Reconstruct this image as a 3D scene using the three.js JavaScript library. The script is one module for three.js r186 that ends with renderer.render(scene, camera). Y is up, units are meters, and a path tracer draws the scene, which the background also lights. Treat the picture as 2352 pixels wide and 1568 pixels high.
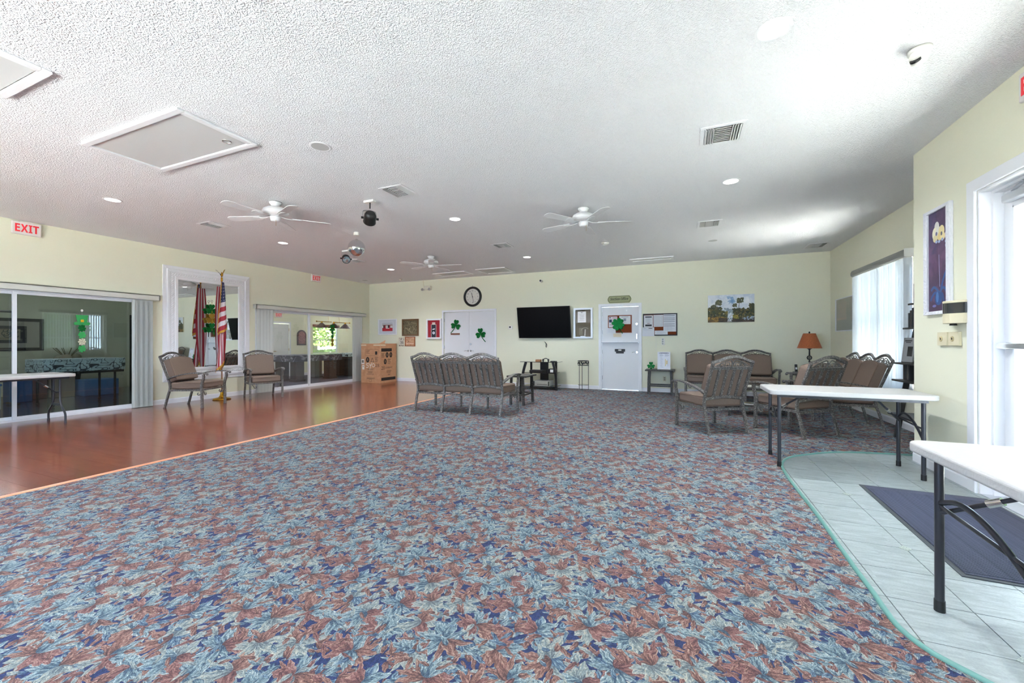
import * as THREE from 'three';
import { RoundedBoxGeometry } from 'three/addons/geometries/RoundedBoxGeometry.js';
import { mergeGeometries } from 'three/addons/utils/BufferGeometryUtils.js';
import { FontLoader } from 'three/addons/loaders/FontLoader.js';
import { TextGeometry } from 'three/addons/geometries/TextGeometry.js';

// ---------------------------------------------------------------- camera, sky, sun, exposure
const scene = new THREE.Scene();
const renderer = new THREE.WebGLRenderer({ antialias: true });
renderer.toneMapping = THREE.LinearToneMapping;
renderer.toneMappingExposure = 4.5;
renderer.shadowMap.enabled = true;
const camera = new THREE.PerspectiveCamera(79.825, 2352 / 1568, 0.05, 200);
camera.position.set(0, 1.2, 0);
camera.rotation.set(THREE.MathUtils.degToRad(0.0815), THREE.MathUtils.degToRad(22.846), THREE.MathUtils.degToRad(-0.0935), 'YXZ');

scene.background = new THREE.Color().setRGB(2.8, 3.9, 5.5);
const sun = new THREE.DirectionalLight(new THREE.Color().setRGB(0.94, 0.98, 1.03), 52);
sun.position.set(2.7 + 25, 27, -3.4 + 13); sun.target.position.set(2.7, 0, -3.4);
sun.castShadow = true; sun.shadow.camera.left = -25; sun.shadow.camera.right = 25; sun.shadow.camera.top = 25; sun.shadow.camera.bottom = -25; sun.shadow.camera.far = 90; sun.shadow.mapSize.set(2048, 2048);
scene.add(sun, sun.target);
const LAMP_POWER = 4.5;      // candela of each ceiling downlight that is on

// ---------------------------------------------------------------- room measures (metres)
const XL = -9.364, ZB = -10.363, XR = 2.802, XN = 2.138, ZS = -5.365, HC = 3.075, ZF = 2.6;
const XW = -4.87;            // edge between dance floor and carpet
const PI = Math.PI;

// ---------------------------------------------------------------- helpers
let seed = 7;
const rnd = () => { seed = (seed + 0x6d2b79f5) | 0; let t = Math.imul(seed ^ (seed >>> 15), 1 | seed); t = (t + Math.imul(t ^ (t >>> 7), 61 | t)) ^ t; return ((t ^ (t >>> 14)) >>> 0) / 4294967296; };
const rr = (a, b) => a + (b - a) * rnd();
const V2 = (x, y) => new THREE.Vector2(x, y), V3 = (x, y, z) => new THREE.Vector3(x, y, z);
const taken = {};
const numbered = (n) => { const k = taken[n] = (taken[n] ?? -1) + 1; return k ? n + '_' + String(k).padStart(3, '0') : n; };
const plain = (g) => { let q = g.index ? g.toNonIndexed() : g; for (const k of Object.keys(q.attributes)) if (!['position', 'normal', 'uv'].includes(k)) q.deleteAttribute(k); if (!q.attributes.uv) q.setAttribute('uv', new THREE.BufferAttribute(new Float32Array(q.attributes.position.count * 2), 2)); return q; };
const merge = (list) => { const l = [].concat(list).flat(3); return l.length === 1 ? l[0] : mergeGeometries(l.map(plain)); };
function place(g, x = 0, y = 0, z = 0, rx = 0, ry = 0, rz = 0) { if (rx || ry || rz) g.applyMatrix4(new THREE.Matrix4().makeRotationFromEuler(new THREE.Euler(rx, ry, rz, 'YXZ'))); g.translate(x, y, z); return g; }
// texture coordinates in metres, chosen by the way each face points
function metric(g, k = 1) {
  g = g.index ? g.toNonIndexed() : g; const p = g.attributes.position, n = g.attributes.normal, uv = new Float32Array(p.count * 2);
  for (let i = 0; i < p.count; i += 3) {
    let a = 0, b = 0, c = 0; for (let j = 0; j < 3; j++) { a += Math.abs(n.getX(i + j)); b += Math.abs(n.getY(i + j)); c += Math.abs(n.getZ(i + j)); }
    for (let j = 0; j < 3; j++) { const q = i + j, x = p.getX(q), y = p.getY(q), z = p.getZ(q); const [u, v] = b >= a && b >= c ? [x, -z] : a >= c ? [z, y] : [x, y]; uv[q * 2] = u * k; uv[q * 2 + 1] = v * k; }
  }
  g.setAttribute('uv', new THREE.BufferAttribute(uv, 2)); return g;
}
const box = (w, h, d, x = 0, y = 0, z = 0, rx = 0, ry = 0, rz = 0) => place(metric(new THREE.BoxGeometry(w, h, d)), x, y, z, rx, ry, rz);
const span = (x0, x1, y0, y1, z0, z1) => metric(box(Math.abs(x1 - x0), Math.abs(y1 - y0), Math.abs(z1 - z0), (x0 + x1) / 2, (y0 + y1) / 2, (z0 + z1) / 2));
const rbox = (w, h, d, r, x = 0, y = 0, z = 0, rx = 0, ry = 0, rz = 0, s = 2) => place(metric(new RoundedBoxGeometry(w, h, d, s, r)), x, y, z, rx, ry, rz);
const cyl = (r0, r1, h, x = 0, y = 0, z = 0, rx = 0, ry = 0, rz = 0, n = 16) => place(new THREE.CylinderGeometry(r0, r1, h, n), x, y, z, rx, ry, rz);
const ball = (r, x = 0, y = 0, z = 0, n = 14) => place(new THREE.SphereGeometry(r, n, Math.max(6, n * 0.7 | 0)), x, y, z);
const ring = (R, r, x = 0, y = 0, z = 0, rx = 0, ry = 0, rz = 0, n = 24, m = 8, arc = PI * 2) => place(new THREE.TorusGeometry(R, r, m, n, arc), x, y, z, rx, ry, rz);
const lathe = (pts, n = 24, x = 0, y = 0, z = 0, rx = 0, ry = 0, rz = 0) => place(new THREE.LatheGeometry(pts.map((p) => V2(...p)), n), x, y, z, rx, ry, rz);
const tube = (pts, r, n = 16, m = 7, closed = false) => new THREE.TubeGeometry(new THREE.CatmullRomCurve3(pts.map((p) => V3(...p)), closed, 'centripetal'), n, r, m, closed);
const rod = (a, b, r, m = 8) => { const A = V3(...a), B = V3(...b), d = B.clone().sub(A), g = new THREE.CylinderGeometry(r, r, d.length(), m); g.applyQuaternion(new THREE.Quaternion().setFromUnitVectors(V3(0, 1, 0), d.normalize())); g.translate((A.x + B.x) / 2, (A.y + B.y) / 2, (A.z + B.z) / 2); return g; };
// a bar of rectangular section w x t swept along points; w lies along the side vector
function sweep(pts, w, t, side, n = 12) {
  const c = new THREE.CatmullRomCurve3(pts.map((p) => V3(...p)), false, 'centripetal'), S = V3(...side).normalize(), P = c.getSpacedPoints(n), pos = [], uv = [];
  const sec = P.map((p, i) => { const a = P[Math.max(0, i - 1)], b = P[Math.min(n, i + 1)], T = b.clone().sub(a).normalize(), N = T.clone().cross(S).normalize(), s = N.clone().cross(T).normalize(); return [[1, 1], [-1, 1], [-1, -1], [1, -1]].map(([u, v]) => p.clone().addScaledVector(s, u * w / 2).addScaledVector(N, v * t / 2)); });
  const quad = (a, b, c2, d) => { for (const q of [a, b, c2, a, c2, d]) { pos.push(q.x, q.y, q.z); uv.push(q.x + q.z, q.y); } };
  for (let i = 0; i < n; i++) for (let k = 0; k < 4; k++) quad(sec[i][k], sec[i][(k + 1) % 4], sec[i + 1][(k + 1) % 4], sec[i + 1][k]);
  quad(sec[0][3], sec[0][2], sec[0][1], sec[0][0]); quad(...sec[n]);
  const g = new THREE.BufferGeometry(); g.setAttribute('position', new THREE.Float32BufferAttribute(pos, 3)); g.setAttribute('uv', new THREE.Float32BufferAttribute(uv, 2)); g.computeVertexNormals(); return g;
}
const shapeOf = (pts) => new THREE.Shape(pts.map((p) => V2(...p)));
const extrude = (shape, depth, bevel = 0, cs = 12, bs = 2) => new THREE.ExtrudeGeometry(shape, { depth: depth - 2 * bevel, bevelEnabled: bevel > 0, bevelThickness: bevel, bevelSize: bevel, bevelOffset: -bevel, bevelSegments: bs, curveSegments: cs }).translate(0, 0, bevel);
function rrect(w, h, r, x0 = -w / 2, y0 = -h / 2) { const s = new THREE.Shape(); s.moveTo(x0 + r, y0); s.lineTo(x0 + w - r, y0); s.absarc(x0 + w - r, y0 + r, r, -PI / 2, 0); s.lineTo(x0 + w, y0 + h - r); s.absarc(x0 + w - r, y0 + h - r, r, 0, PI / 2); s.lineTo(x0 + r, y0 + h); s.absarc(x0 + r, y0 + h - r, r, PI / 2, PI); s.lineTo(x0, y0 + r); s.absarc(x0 + r, y0 + r, r, PI, PI * 1.5); return s; }
// one named mesh, at the top level or under a thing
function mesh(name, geos, mat, parent = scene) { const m = new THREE.Mesh(merge(geos), mat); m.name = parent === scene ? numbered(name) : name; parent.add(m); return m; }
function tag(o, label, category, group) { o.userData.label = label; o.userData.category = category; if (group) o.userData.group = group; return o; }
function struct(name, geos, mat, label, category = 'wall') { const m = mesh(name, geos, mat); m.userData = { kind: 'structure', label, category }; return m; }
function thing(name, label, category, pos = [0, 0, 0], turn = 0, group) { const o = new THREE.Group(); o.name = numbered(name); scene.add(o); o.position.set(...pos); o.rotation.y = turn; return tag(o, label, category, group); }
function copyOf(src, label, pos, turn) { const o = src.clone(); o.userData = { ...src.userData, label }; o.name = numbered(src.name.replace(/_\d{3}$/, '')); o.position.set(...pos); if (turn !== undefined) o.rotation.y = turn; scene.add(o); return o; }

// ---------------------------------------------------------------- computed textures
const clamp01 = (x) => Math.max(0, Math.min(1, x)), mixn = (a, b, t) => a + (b - a) * t, sst = (a, b, x) => { const t = clamp01((x - a) / (b - a)); return t * t * (3 - 2 * t); };
const hash = (x, y, s = 0) => { let h = Math.imul(x | 0, 374761393) + Math.imul(y | 0, 668265263) + Math.imul(s | 0, 974634773); h = Math.imul(h ^ (h >>> 13), 1274126177); return ((h ^ (h >>> 16)) >>> 0) / 4294967296; };
const wrap = (i, n) => ((i % n) + n) % n;
// value noise that repeats every n cells
function vn(x, y, n, m = n, s = 0) { const i = Math.floor(x), j = Math.floor(y), u = x - i, v = y - j, a = u * u * (3 - 2 * u), b = v * v * (3 - 2 * v), i0 = wrap(i, n), i1 = wrap(i + 1, n), j0 = wrap(j, m), j1 = wrap(j + 1, m); return mixn(mixn(hash(i0, j0, s), hash(i1, j0, s), a), mixn(hash(i0, j1, s), hash(i1, j1, s), a), b); }
function dataTex(w, h, f, srgb = true, rx = 1, ry = 1) {
  const d = new Uint8Array(w * h * 4);
  for (let y = 0, o = 0; y < h; y++) for (let x = 0; x < w; x++, o += 4) { const c = f(x / w, y / h, x, y); if (typeof c === 'number') d[o] = d[o + 1] = d[o + 2] = c; else { d[o] = c[0]; d[o + 1] = c[1]; d[o + 2] = c[2]; } d[o + 3] = 255; }
  const t = new THREE.DataTexture(d, w, h); t.magFilter = THREE.LinearFilter; t.minFilter = THREE.LinearMipmapLinearFilter; t.generateMipmaps = true; t.wrapS = t.wrapT = THREE.RepeatWrapping; t.repeat.set(rx, ry); if (srgb) t.colorSpace = THREE.SRGBColorSpace; t.needsUpdate = true; return t;
}
function canvasTex(w, h, draw) { const c = document.createElement('canvas'); c.width = w; c.height = h; const x = c.getContext('2d'); draw(x, w, h); const t = new THREE.CanvasTexture(c); t.colorSpace = THREE.SRGBColorSpace; t.magFilter = THREE.LinearFilter; return t; }
const std = (color, roughness = 0.6, o = {}) => new THREE.MeshStandardMaterial({ color, roughness, ...o });
const phys = (color, roughness, o = {}) => new THREE.MeshPhysicalMaterial({ color, roughness, ...o });

// popcorn ceiling: bump map, 0.6 m repeat
const popTex = dataTex(512, 512, (u, v) => { const a = vn(u * 64, v * 64, 64, 64, 3), b = vn(u * 110, v * 110, 110, 110, 9); return 255 * clamp01(sst(0.35, 0.85, a) * 0.6 + sst(0.4, 0.9, b) * 0.4); }, false, 1 / 0.45, 1 / 0.45);
// wall paint: faint roller texture
const wallBump = dataTex(256, 256, (u, v) => 255 * (0.5 * vn(u * 90, v * 60, 90, 60, 1) + 0.5 * vn(u * 30, v * 200, 30, 200, 2)), false, 2, 2);
const speckle = (base, amp, n, s, rx, ry = rx) => dataTex(256, 256, (u, v) => { const k = 1 + amp * (0.6 * vn(u * n, v * n, n, n, s) + 0.4 * vn(u * n * 3, v * n * 3, n * 3, n * 3, s + 1) - 0.5) * 2; return base.map((c) => Math.max(0, Math.min(255, c * k))); }, true, rx, ry);

const M = {};
M.ceiling = std('#ececed', 0.95, { bumpMap: popTex, bumpScale: 0.0055 });
M.wall = std('#e3e1c9', 0.75, { bumpMap: wallBump, bumpScale: 0.0006 });
M.white = std('#e9e9ea', 0.45);
M.trim = std('#e6e6e8', 0.4);
M.doorWhite = std('#dcdcdd', 0.45);
M.alu = std('#c9ccd0', 0.35, { metalness: 0.7 });
M.aluWhite = std('#e2e4e8', 0.4, { metalness: 0.15 });
M.chrome = std('#d8d8d8', 0.18, { metalness: 1 });
M.black = std('#111112', 0.45);
M.blackMatte = std('#18181a', 0.7);
M.dark = std('#2b2a29', 0.5);
M.brass = std('#c9992f', 0.22, { metalness: 1 });
M.ivory = std('#d9cfae', 0.5);
M.plasticWhite = std('#e8e6de', 0.4);
M.glass = phys('#ffffff', 0, { transmission: 1, thickness: 0, ior: 1.5 });
M.doorGlass = phys(new THREE.Color().setRGB(0.76, 0.78, 0.78), 0, { transmission: 1, thickness: 0, ior: 1.5 });
M.windowTint = phys(new THREE.Color().setRGB(0.4, 0.42, 0.42), 0, { transmission: 1, thickness: 0, ior: 1.5 });
M.tint = phys(new THREE.Color().setRGB(0.72, 0.78, 0.78), 0, { transmission: 1, thickness: 0, ior: 1.52 });
M.mirror = std('#eef0ef', 0.015, { metalness: 1 });
M.concrete = std('#f2f0ea', 0.9, { map: speckle([206, 204, 198], 0.12, 40, 4, 0.8) });
M.paper = std('#e9e9e6', 0.8);
M.cork = std('#b0773f', 0.9, { map: speckle([176, 118, 64], 0.25, 60, 8, 3) });
M.pewter = std('#ffffff', 0.5, { metalness: 0.25, map: dataTex(256, 256, (u, v) => { const a = vn(u * 24, v * 24, 24, 24, 11), b = vn(u * 70, v * 70, 70, 70, 12), k = sst(0.45, 0.85, a * 0.55 + b * 0.5); return [mixn(88, 150, k), mixn(85, 146, k), mixn(81, 141, k)]; }, true, 4, 4) });
M.cushion = std('#ffffff', 0.92, { map: dataTex(256, 256, (u, v, x, y) => { const w = ((x >> 1) + (y >> 1)) % 2 ? 1 : 0.93, k = w * (0.93 + 0.14 * vn(u * 60, v * 60, 60, 60, 21)); return [122 * k, 104 * k, 91 * k]; }, true, 6, 6) });
M.piping = std('#6b5647', 0.9);
// ================================================================ SETTING
const isStruct = (o) => { o.userData.kind = 'structure'; return o; };
// ground and pavement outside
struct('ground', [span(-40, 30, -0.30, -0.07, -40, 25)], M.concrete, 'pale concrete ground around the building', 'ground');

// floor slab under the whole building
const floor = struct('floor', [span(XL - 6, XR + 0.15, -0.07, -0.02, -13.6, ZF + 0.15)], std('#6f6a63', 0.9), 'floor slab under the carpet, dance floor and tiles', 'floor');

// ---- carpet with its woven leaf pattern
const TILE = 0.97;
const carpetTex = (() => {
  const N = 2048, px = N / TILE, R = new Float32Array(N * N * 3);
  for (let y = 0; y < N; y++) for (let x = 0; x < N; x++) { const o = (y * N + x) * 3, k = vn(x / 24, y / 24, 86, 86, 31), e = vn(x / 5, y / 5, 409.6 | 0, 409, 32); R[o] = mixn(34, 60, k * e); R[o + 1] = mixn(50, 80, k * e); R[o + 2] = mixn(92, 120, k); }
  const PAL = {
    rust: [[92, 66, 66], [146, 104, 94], [196, 166, 148]], rose: [[96, 64, 68], [142, 97, 92], [188, 152, 140]],
    teal: [[60, 84, 106], [126, 150, 158], [198, 208, 204]], cream: [[98, 112, 120], [156, 168, 166], [204, 198, 178]], slate: [[50, 74, 108], [100, 128, 148], [168, 186, 192]],
  };
  const leaf = (cx, cy, ang, L, w, bend, pal, s) => {
    const ca = Math.cos(ang), sa = Math.sin(ang), reach = Math.ceil((L + w) * px), C = PAL[pal];
    for (const [ox, oy] of [[0, 0], [TILE / 2, TILE / 2]]) {
      const X0 = Math.round((cx + ox) * px), Y0 = Math.round((cy + oy) * px);
      for (let dy = -reach; dy <= reach; dy++) for (let dx = -reach; dx <= reach; dx++) {
        const a = (dx * ca + dy * sa) / px, u = a / L; if (u < 0 || u > 1) continue;
        const b = (-dx * sa + dy * ca) / px - bend * L * u * u, fing = 1 + 0.22 * Math.sin(u * 15 + s * 7 + (b > 0 ? 0 : 2.1)) * sst(0.25, 0.6, u);
        const hw = w * Math.pow(Math.sin(PI * Math.pow(u, 0.75)), 0.7) * fing; const v = b / hw; if (Math.abs(v) > 1) continue;
        const gx = wrap(X0 + dx, N), gy = wrap(Y0 + dy, N), o = (gy * N + gx) * 3;
        const st = 0.5 + 0.5 * Math.sin(v * 5.5 + Math.sin(u * 7 + s * 9) * 1.8 + s * 6), nz = vn(a * 120 + s * 50, b * 420 + s * 31, 9999, 9999, s * 100 | 0);
        let t = 0.06 + 0.40 * sst(0, 0.45, u) + 0.20 * sst(0.5, 0.95, u) + 0.34 * (st - 0.5) + 0.70 * (nz - 0.5) - 0.22 * Math.exp(-v * v * 60) * (1 - u);
        t -= 0.45 * sst(0.72, 1, v); t += 0.30 * sst(0.6, 0.95, -v); t = clamp01(t);
        const [c0, c1, k] = t < 0.5 ? [C[0], C[1], t * 2] : [C[1], C[2], t * 2 - 1];
        for (let i = 0; i < 3; i++) R[o + i] = mixn(c0[i], c1[i], k);
      }
    }
  };
  // burst centres spread over the half-drop cell
  const cen = []; let guard = 0;
  const far = (x, y) => { for (const [a, b] of cen) for (let i = -2; i <= 2; i++) for (let j = -2; j <= 2; j++) if ((i + j) % 2 === 0) { const dx = x - a + i * TILE / 2, dy = y - b + j * TILE / 2; if (dx * dx + dy * dy < 0.138 * 0.138) return false; } return true; };
  while (cen.length < 24 && guard++ < 6000) { const x = rr(0, TILE), y = rr(0, TILE / 2); if (far(x, y)) cen.push([x, y]); }
  const smalls = ['rust', 'teal', 'cream', 'rose', 'slate', 'rust'];
  for (let i = 0; i < 520; i++) leaf(rr(0, TILE), rr(0, TILE / 2), rr(0, PI * 2), rr(0.045, 0.085), rr(0.008, 0.015), rr(0.25, 0.25), smalls[i % 6], rnd());
  const fans = [];
  cen.forEach(([x, y], k) => {
    const a0 = rr(0, PI * 2), n = 3 + (k % 2), first = k % 2;
    for (let i = 0; i < n; i++) {
      const pal = (i + first) % 2 ? (rnd() < 0.6 ? 'rust' : 'rose') : (rnd() < 0.6 ? 'teal' : rnd() < 0.7 ? 'cream' : 'slate'), mid = a0 + (i + rr(-0.12, 0.12)) * PI * 2 / n, lobes = 3 + (rnd() * 2.4 | 0), spread = PI * 1.45 / n, len = rr(0.085, 0.145), group = [];
      for (let j = 0; j < lobes; j++) { const q = (j + 0.5) / lobes - 0.5; group.push([x, y, mid + q * spread + rr(-0.08, 0.08), len * (1 - 1.1 * q * q) * rr(0.8, 1.05), rr(0.014, 0.026), q * 0.5 + rr(-0.22, 0.22), pal, rnd()]); }
      group.sort((p, q) => p[3] - q[3]); fans.push(group);
    }
  });
  for (let i = fans.length - 1; i > 0; i--) { const j = rnd() * (i + 1) | 0; [fans[i], fans[j]] = [fans[j], fans[i]]; }
  for (const f of fans) for (const a of f) leaf(...a);
  for (let i = 0; i < 120; i++) leaf(rr(0, TILE), rr(0, TILE / 2), rr(0, PI * 2), rr(0.04, 0.08), rr(0.007, 0.013), rr(-0.3, 0.3), smalls[i % 6], rnd());
  const d = new Uint8Array(N * N * 4);
  for (let y = 0, o = 0; y < N; y++) for (let x = 0; x < N; x++, o += 4) {
    const yarn = 0.78 + 0.10 * Math.sin((x * 0.55 + y) * 0.75) + 0.36 * vn(x / 4 + (y & 4 ? 0.5 : 0), y / 6, 512, 341, 41) + 0.14 * (hash(x >> 1, y >> 1, 42) - 0.5), r = hash(x >> 2, y >> 2, 43), q = (y * N + x) * 3, sp = r > 0.975 ? 1.22 : r < 0.05 ? 0.72 : 1;
    for (let i = 0; i < 3; i++) d[o + i] = Math.max(0, Math.min(255, R[q + i] * yarn * sp * 0.80)); d[o + 3] = 255;
  }
  const t = new THREE.DataTexture(d, N, N); t.magFilter = THREE.LinearFilter; t.wrapS = t.wrapT = THREE.RepeatWrapping; t.repeat.set(1 / TILE, 1 / TILE); t.colorSpace = THREE.SRGBColorSpace; t.needsUpdate = true; return t;
})();
const loopBump = dataTex(256, 256, (u, v) => 255 * (0.7 * vn(u * 64, v * 42, 64, 42, 51) + 0.3 * vn(u * 16, v * 16, 16, 16, 52)), false, 1 / 0.25, 1 / 0.25);
M.carpet = std('#ffffff', 1, { map: carpetTex, bumpMap: loopBump, bumpScale: 0.002 });
// curved edge of the tiled entrance, in x and z
const entryEdge = new THREE.CatmullRomCurve3([[2.34, -5.60], [1.90, -5.54], [1.50, -5.42], [1.20, -5.20], [1.00, -5.00], [0.895, -4.76], [0.85, -4.4], [0.846, -3.4], [0.83, -2.5], [0.845, -2.13], [0.98, -1.97], [1.25, -1.74], [1.65, -1.56], [2.138, -1.46]].map(([x, z]) => V3(x, 0, z)), false, 'centripetal').getSpacedPoints(90);
{
  const s = shapeOf([[XW, -ZF], [XN, -ZF], [XN, 1.46], ...entryEdge.slice().reverse().map((p) => [p.x, -p.z]), [2.34, 5.60], [2.34, -ZS], [XR, -ZS], [XR, -ZB], [XW, -ZB]]);
  const g = extrude(s, 0.02).rotateX(-PI / 2).translate(0, -0.02, 0);
  tag(isStruct(mesh('floor_carpet', g, M.carpet)), 'carpet with rust, teal and cream leaf pattern on blue', 'carpet');
}
// ---- laminate dance floor: planks as parts
const woodTex = [0, 1, 2, 3, 4, 5].map((k) => canvasTex(768, 128, (c, w, h) => {
  const tones = [['#733622', '#823e25', '#773824'], ['#84422a', '#6f3220', '#7b3a23'], ['#763624', '#813f29', '#6d311f'], ['#7c3c24', '#753622', '#87462a'], ['#6b311f', '#7b3a23', '#773622'], ['#814029', '#713521', '#7e3e27']][k];
  for (let r = 0; r < 3; r++) {
    let x = -((k * 137 + r * 211) % 260); const y0 = r * h / 3;
    let i = r;
    while (x < w) { const L = 190 + ((k * 53 + r * 97 + i * 71) % 150); c.fillStyle = tones[(i + k) % 3]; c.fillRect(x, y0, L, h / 3); for (let g = 0; g < 34; g++) { c.strokeStyle = rnd() < 0.6 ? 'rgba(70,26,12,0.13)' : 'rgba(205,130,80,0.10)'; c.lineWidth = rr(0.5, 1.6); c.beginPath(); const yy = y0 + rr(0, h / 3); c.moveTo(x, yy); c.bezierCurveTo(x + L * 0.3, yy + rr(-4, 4), x + L * 0.6, yy + rr(-4, 4), x + L, yy + rr(-2, 2)); c.stroke(); } c.fillStyle = 'rgba(60,22,10,0.35)'; c.fillRect(x + L - 1, y0, 1.2, h / 3); x += L; i++; }
    c.fillStyle = 'rgba(60,22,10,0.28)'; c.fillRect(0, y0, w, 1);
  }
}));
M.wood = woodTex.map((t) => phys('#ffffff', 0.24, { map: t, clearcoat: 0.5, clearcoatRoughness: 0.12 }));
const dance = tag(new THREE.Group(), 'glossy cherry laminate dance floor of narrow planks', 'dance floor'); dance.name = 'floor_dance'; isStruct(dance); scene.add(dance);
{
  const W = 0.2, L = 1.28, x1 = XW - 0.045, planks = {}; let row = 0;
  const plankGeo = (l) => { const key = l.toFixed(3); if (!planks[key]) { const g = new THREE.BoxGeometry(l - 0.0012, 0.018, W - 0.0012), p = g.attributes.position, uv = g.attributes.uv; for (let i = 0; i < p.count; i++) uv.setXY(i, (p.getX(i) + l / 2) / L, (p.getZ(i) + W / 2) / W); planks[key] = g; } return planks[key]; };
  mesh('underlay', [span(XL, x1, -0.02, -0.0185, ZB, ZF)], std('#4a2a1c', 0.8), dance);
  for (let z = ZB + W / 2; z < ZF; z += W, row++) {
    let x = XL - ((row * 0.43) % L);
    while (x < x1) { const a = Math.max(x, XL), b = Math.min(x + L, x1); if (b - a > 0.03) { const m = new THREE.Mesh(plankGeo(b - a), M.wood[wrap(row * 5 + Math.round(x * 7), 6)]); m.name = 'plank'; m.position.set((a + b) / 2, -0.0093, z); dance.add(m); } x += L; }
  }
}
isStruct(tag(mesh('trim_dance_floor', [extrude(shapeOf([[-0.026, -0.02], [0.026, -0.02], [0.026, 0.002], [0.012, 0.009], [-0.012, 0.009], [-0.026, 0.003]]), ZF - ZB).translate(XW - 0.02, 0, ZB)], std('#d8926c', 0.4)), 'light wood strip between carpet and dance floor', 'trim'));

// ---- entrance tiles
const tileTex = [0, 1, 2].map((k) => dataTex(256, 256, (u, v) => { const w = vn(u * 5 + 2.2 * vn(u * 4, v * 9, 4, 9, k + 60), v * 26, 9999, 26, k + 61), b = vn(u * 70, v * 90, 70, 90, k + 62), q = 0.86 + 0.16 * w + 0.08 * (b - 0.5); return [158 * q, 168 * q, 168 * q]; }));
M.tile = tileTex.map((t) => phys('#ffffff', 0.32, { map: t, clearcoat: 0.15, clearcoatRoughness: 0.3 }));
const entry = tag(new THREE.Group(), 'pale grey ceramic tile entrance area by the glass door', 'tile floor'); entry.name = 'floor_entry'; isStruct(entry); scene.add(entry);
{
  const poly = [...entryEdge.map((p) => [p.x, p.z]), [2.34, -1.46]]; poly[poly.length - 1] = [XN, -1.46]; poly.push([XN, ZS], [2.34, ZS]);
  // clip helpers (convex cell against the area is done by keeping cell polygon points on the inner side of the curved edge)
  const insidePoly = (x, z) => { let c = false; for (let i = 0, j = poly.length - 1; i < poly.length; j = i++) { const [xi, zi] = poly[i], [xj, zj] = poly[j]; if ((zi > z) !== (zj > z) && x < (xj - xi) * (z - zi) / (zj - zi) + xi) c = !c; } return c; };
  const gs = extrude(shapeOf(poly.map(([x, z]) => [x, -z])), 0.012).rotateX(-PI / 2).translate(0, -0.02, 0); mesh('grout', gs, std('#7d8a88', 0.95), entry);
  const T = 0.305, g = 0.0022;
  // polygon clipping of the area by a square cell (Sutherland-Hodgman on the area polygon)
  const clip = (pts, f) => { const out = []; for (let i = 0; i < pts.length; i++) { const a = pts[i], b = pts[(i + 1) % pts.length], fa = f(a), fb = f(b); if (fa >= 0) out.push(a); if ((fa >= 0) !== (fb >= 0)) { const t = fa / (fa - fb); out.push([a[0] + (b[0] - a[0]) * t, a[1] + (b[1] - a[1]) * t]); } } return out; };
  let k = 0;
  for (let i = -2; i < 4; i++) for (let j = -12; j < 3; j++) {
    const x0 = 1.18 + i * T + g, x1 = x0 + T - 2 * g, z0 = -2.15 + j * T + g, z1 = z0 + T - 2 * g;
    let q = clip(poly, (p) => p[0] - x0); q = clip(q, (p) => x1 - p[0]); q = clip(q, (p) => p[1] - z0); q = clip(q, (p) => z1 - p[1]);
    if (q.length < 3) continue; let area = 0; q.forEach((p, n) => { const r = q[(n + 1) % q.length]; area += p[0] * r[1] - r[0] * p[1]; }); if (Math.abs(area) < 0.004) continue;
    const gg = extrude(shapeOf(q.map(([x, z]) => [x, -z])), 0.011).rotateX(-PI / 2).translate(0, -0.0105, 0), p = gg.attributes.position, uv = gg.attributes.uv;
    for (let n = 0; n < p.count; n++) uv.setXY(n, (p.getX(n) - x0) / T + k * 0.37, (p.getZ(n) - z0) / T + k * 0.61);
    mesh('tile', gg, M.tile[k++ % 3], entry);
  }
  const deco = std('#ffffff', 0.4, { map: speckle([160, 170, 160], 0.35, 14, 71, 20) });
  for (const [x, z] of [[1.18, -3.98], [1.18, -3.065], [1.18, -4.895], [1.79, -4.895], [1.18, -2.15], [1.79, -3.98], [1.79, -3.065]]) mesh('accent_tile', box(0.046, 0.004, 0.046, x, 0.0004, z, 0, PI / 4, 0), deco, entry);
}
isStruct(tag(mesh('trim_entry', [tube(entryEdge.filter((_, i) => i % 2 === 0 || i === 90).map((p) => [p.x, 0.002, p.z]), 0.0125, 120, 8)], std('#5f8f86', 0.45)), 'green rounded edging strip along the entrance tiles', 'trim'));

// ---- walls, ceiling
const WT = 0.15;
struct('wall_left', [span(XL - WT, XL, 0, HC, ZB - WT, -10.02), span(XL - WT, XL, 2.03, HC, -10.02, -6.55), span(XL - WT, XL, 0, HC, -6.55, -4.36), span(XL - WT, XL, 2.03, HC, -4.36, -1.22), span(XL - WT, XL, 0, HC, -1.22, ZF + WT)], M.wall, 'pale green cream wall with two wide sliding glass doors');
struct('wall_back', [span(XL, -6.56, 0, HC, ZB - WT, ZB), span(-6.56, -4.89, 2.085, HC, ZB - WT, ZB), span(-4.89, -1.925, 0, HC, ZB - WT, ZB), span(-1.925, -1.005, 2.09, HC, ZB - WT, ZB), span(-1.005, XR + WT, 0, HC, ZB - WT, ZB)], M.wall, 'long pale cream wall with clock and white doors');
struct('wall_right', [span(XR, XR + WT, 0, HC, ZB, -8.80), span(XR, XR + WT, 0, 0.50, -8.80, -7.05), span(XR, XR + WT, 2.33, HC, -8.80, -7.05), span(XR, XR + WT, 0, HC, -7.05, ZS)], M.wall, 'cream wall with the wide blind covered window');
struct('wall_entry', [span(XN, XR + WT, 0, HC, ZS, ZS + 0.16), span(XN, XN + 0.22, 0, HC, ZS + 0.16, -4.395), span(XN, XN + 0.22, 2.385, HC, -4.395, -2.405), span(XN, XN + 0.22, 0, HC, -2.405, ZF + WT)], M.wall, 'cream wall stepping into the room beside the glass entrance door');
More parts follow.
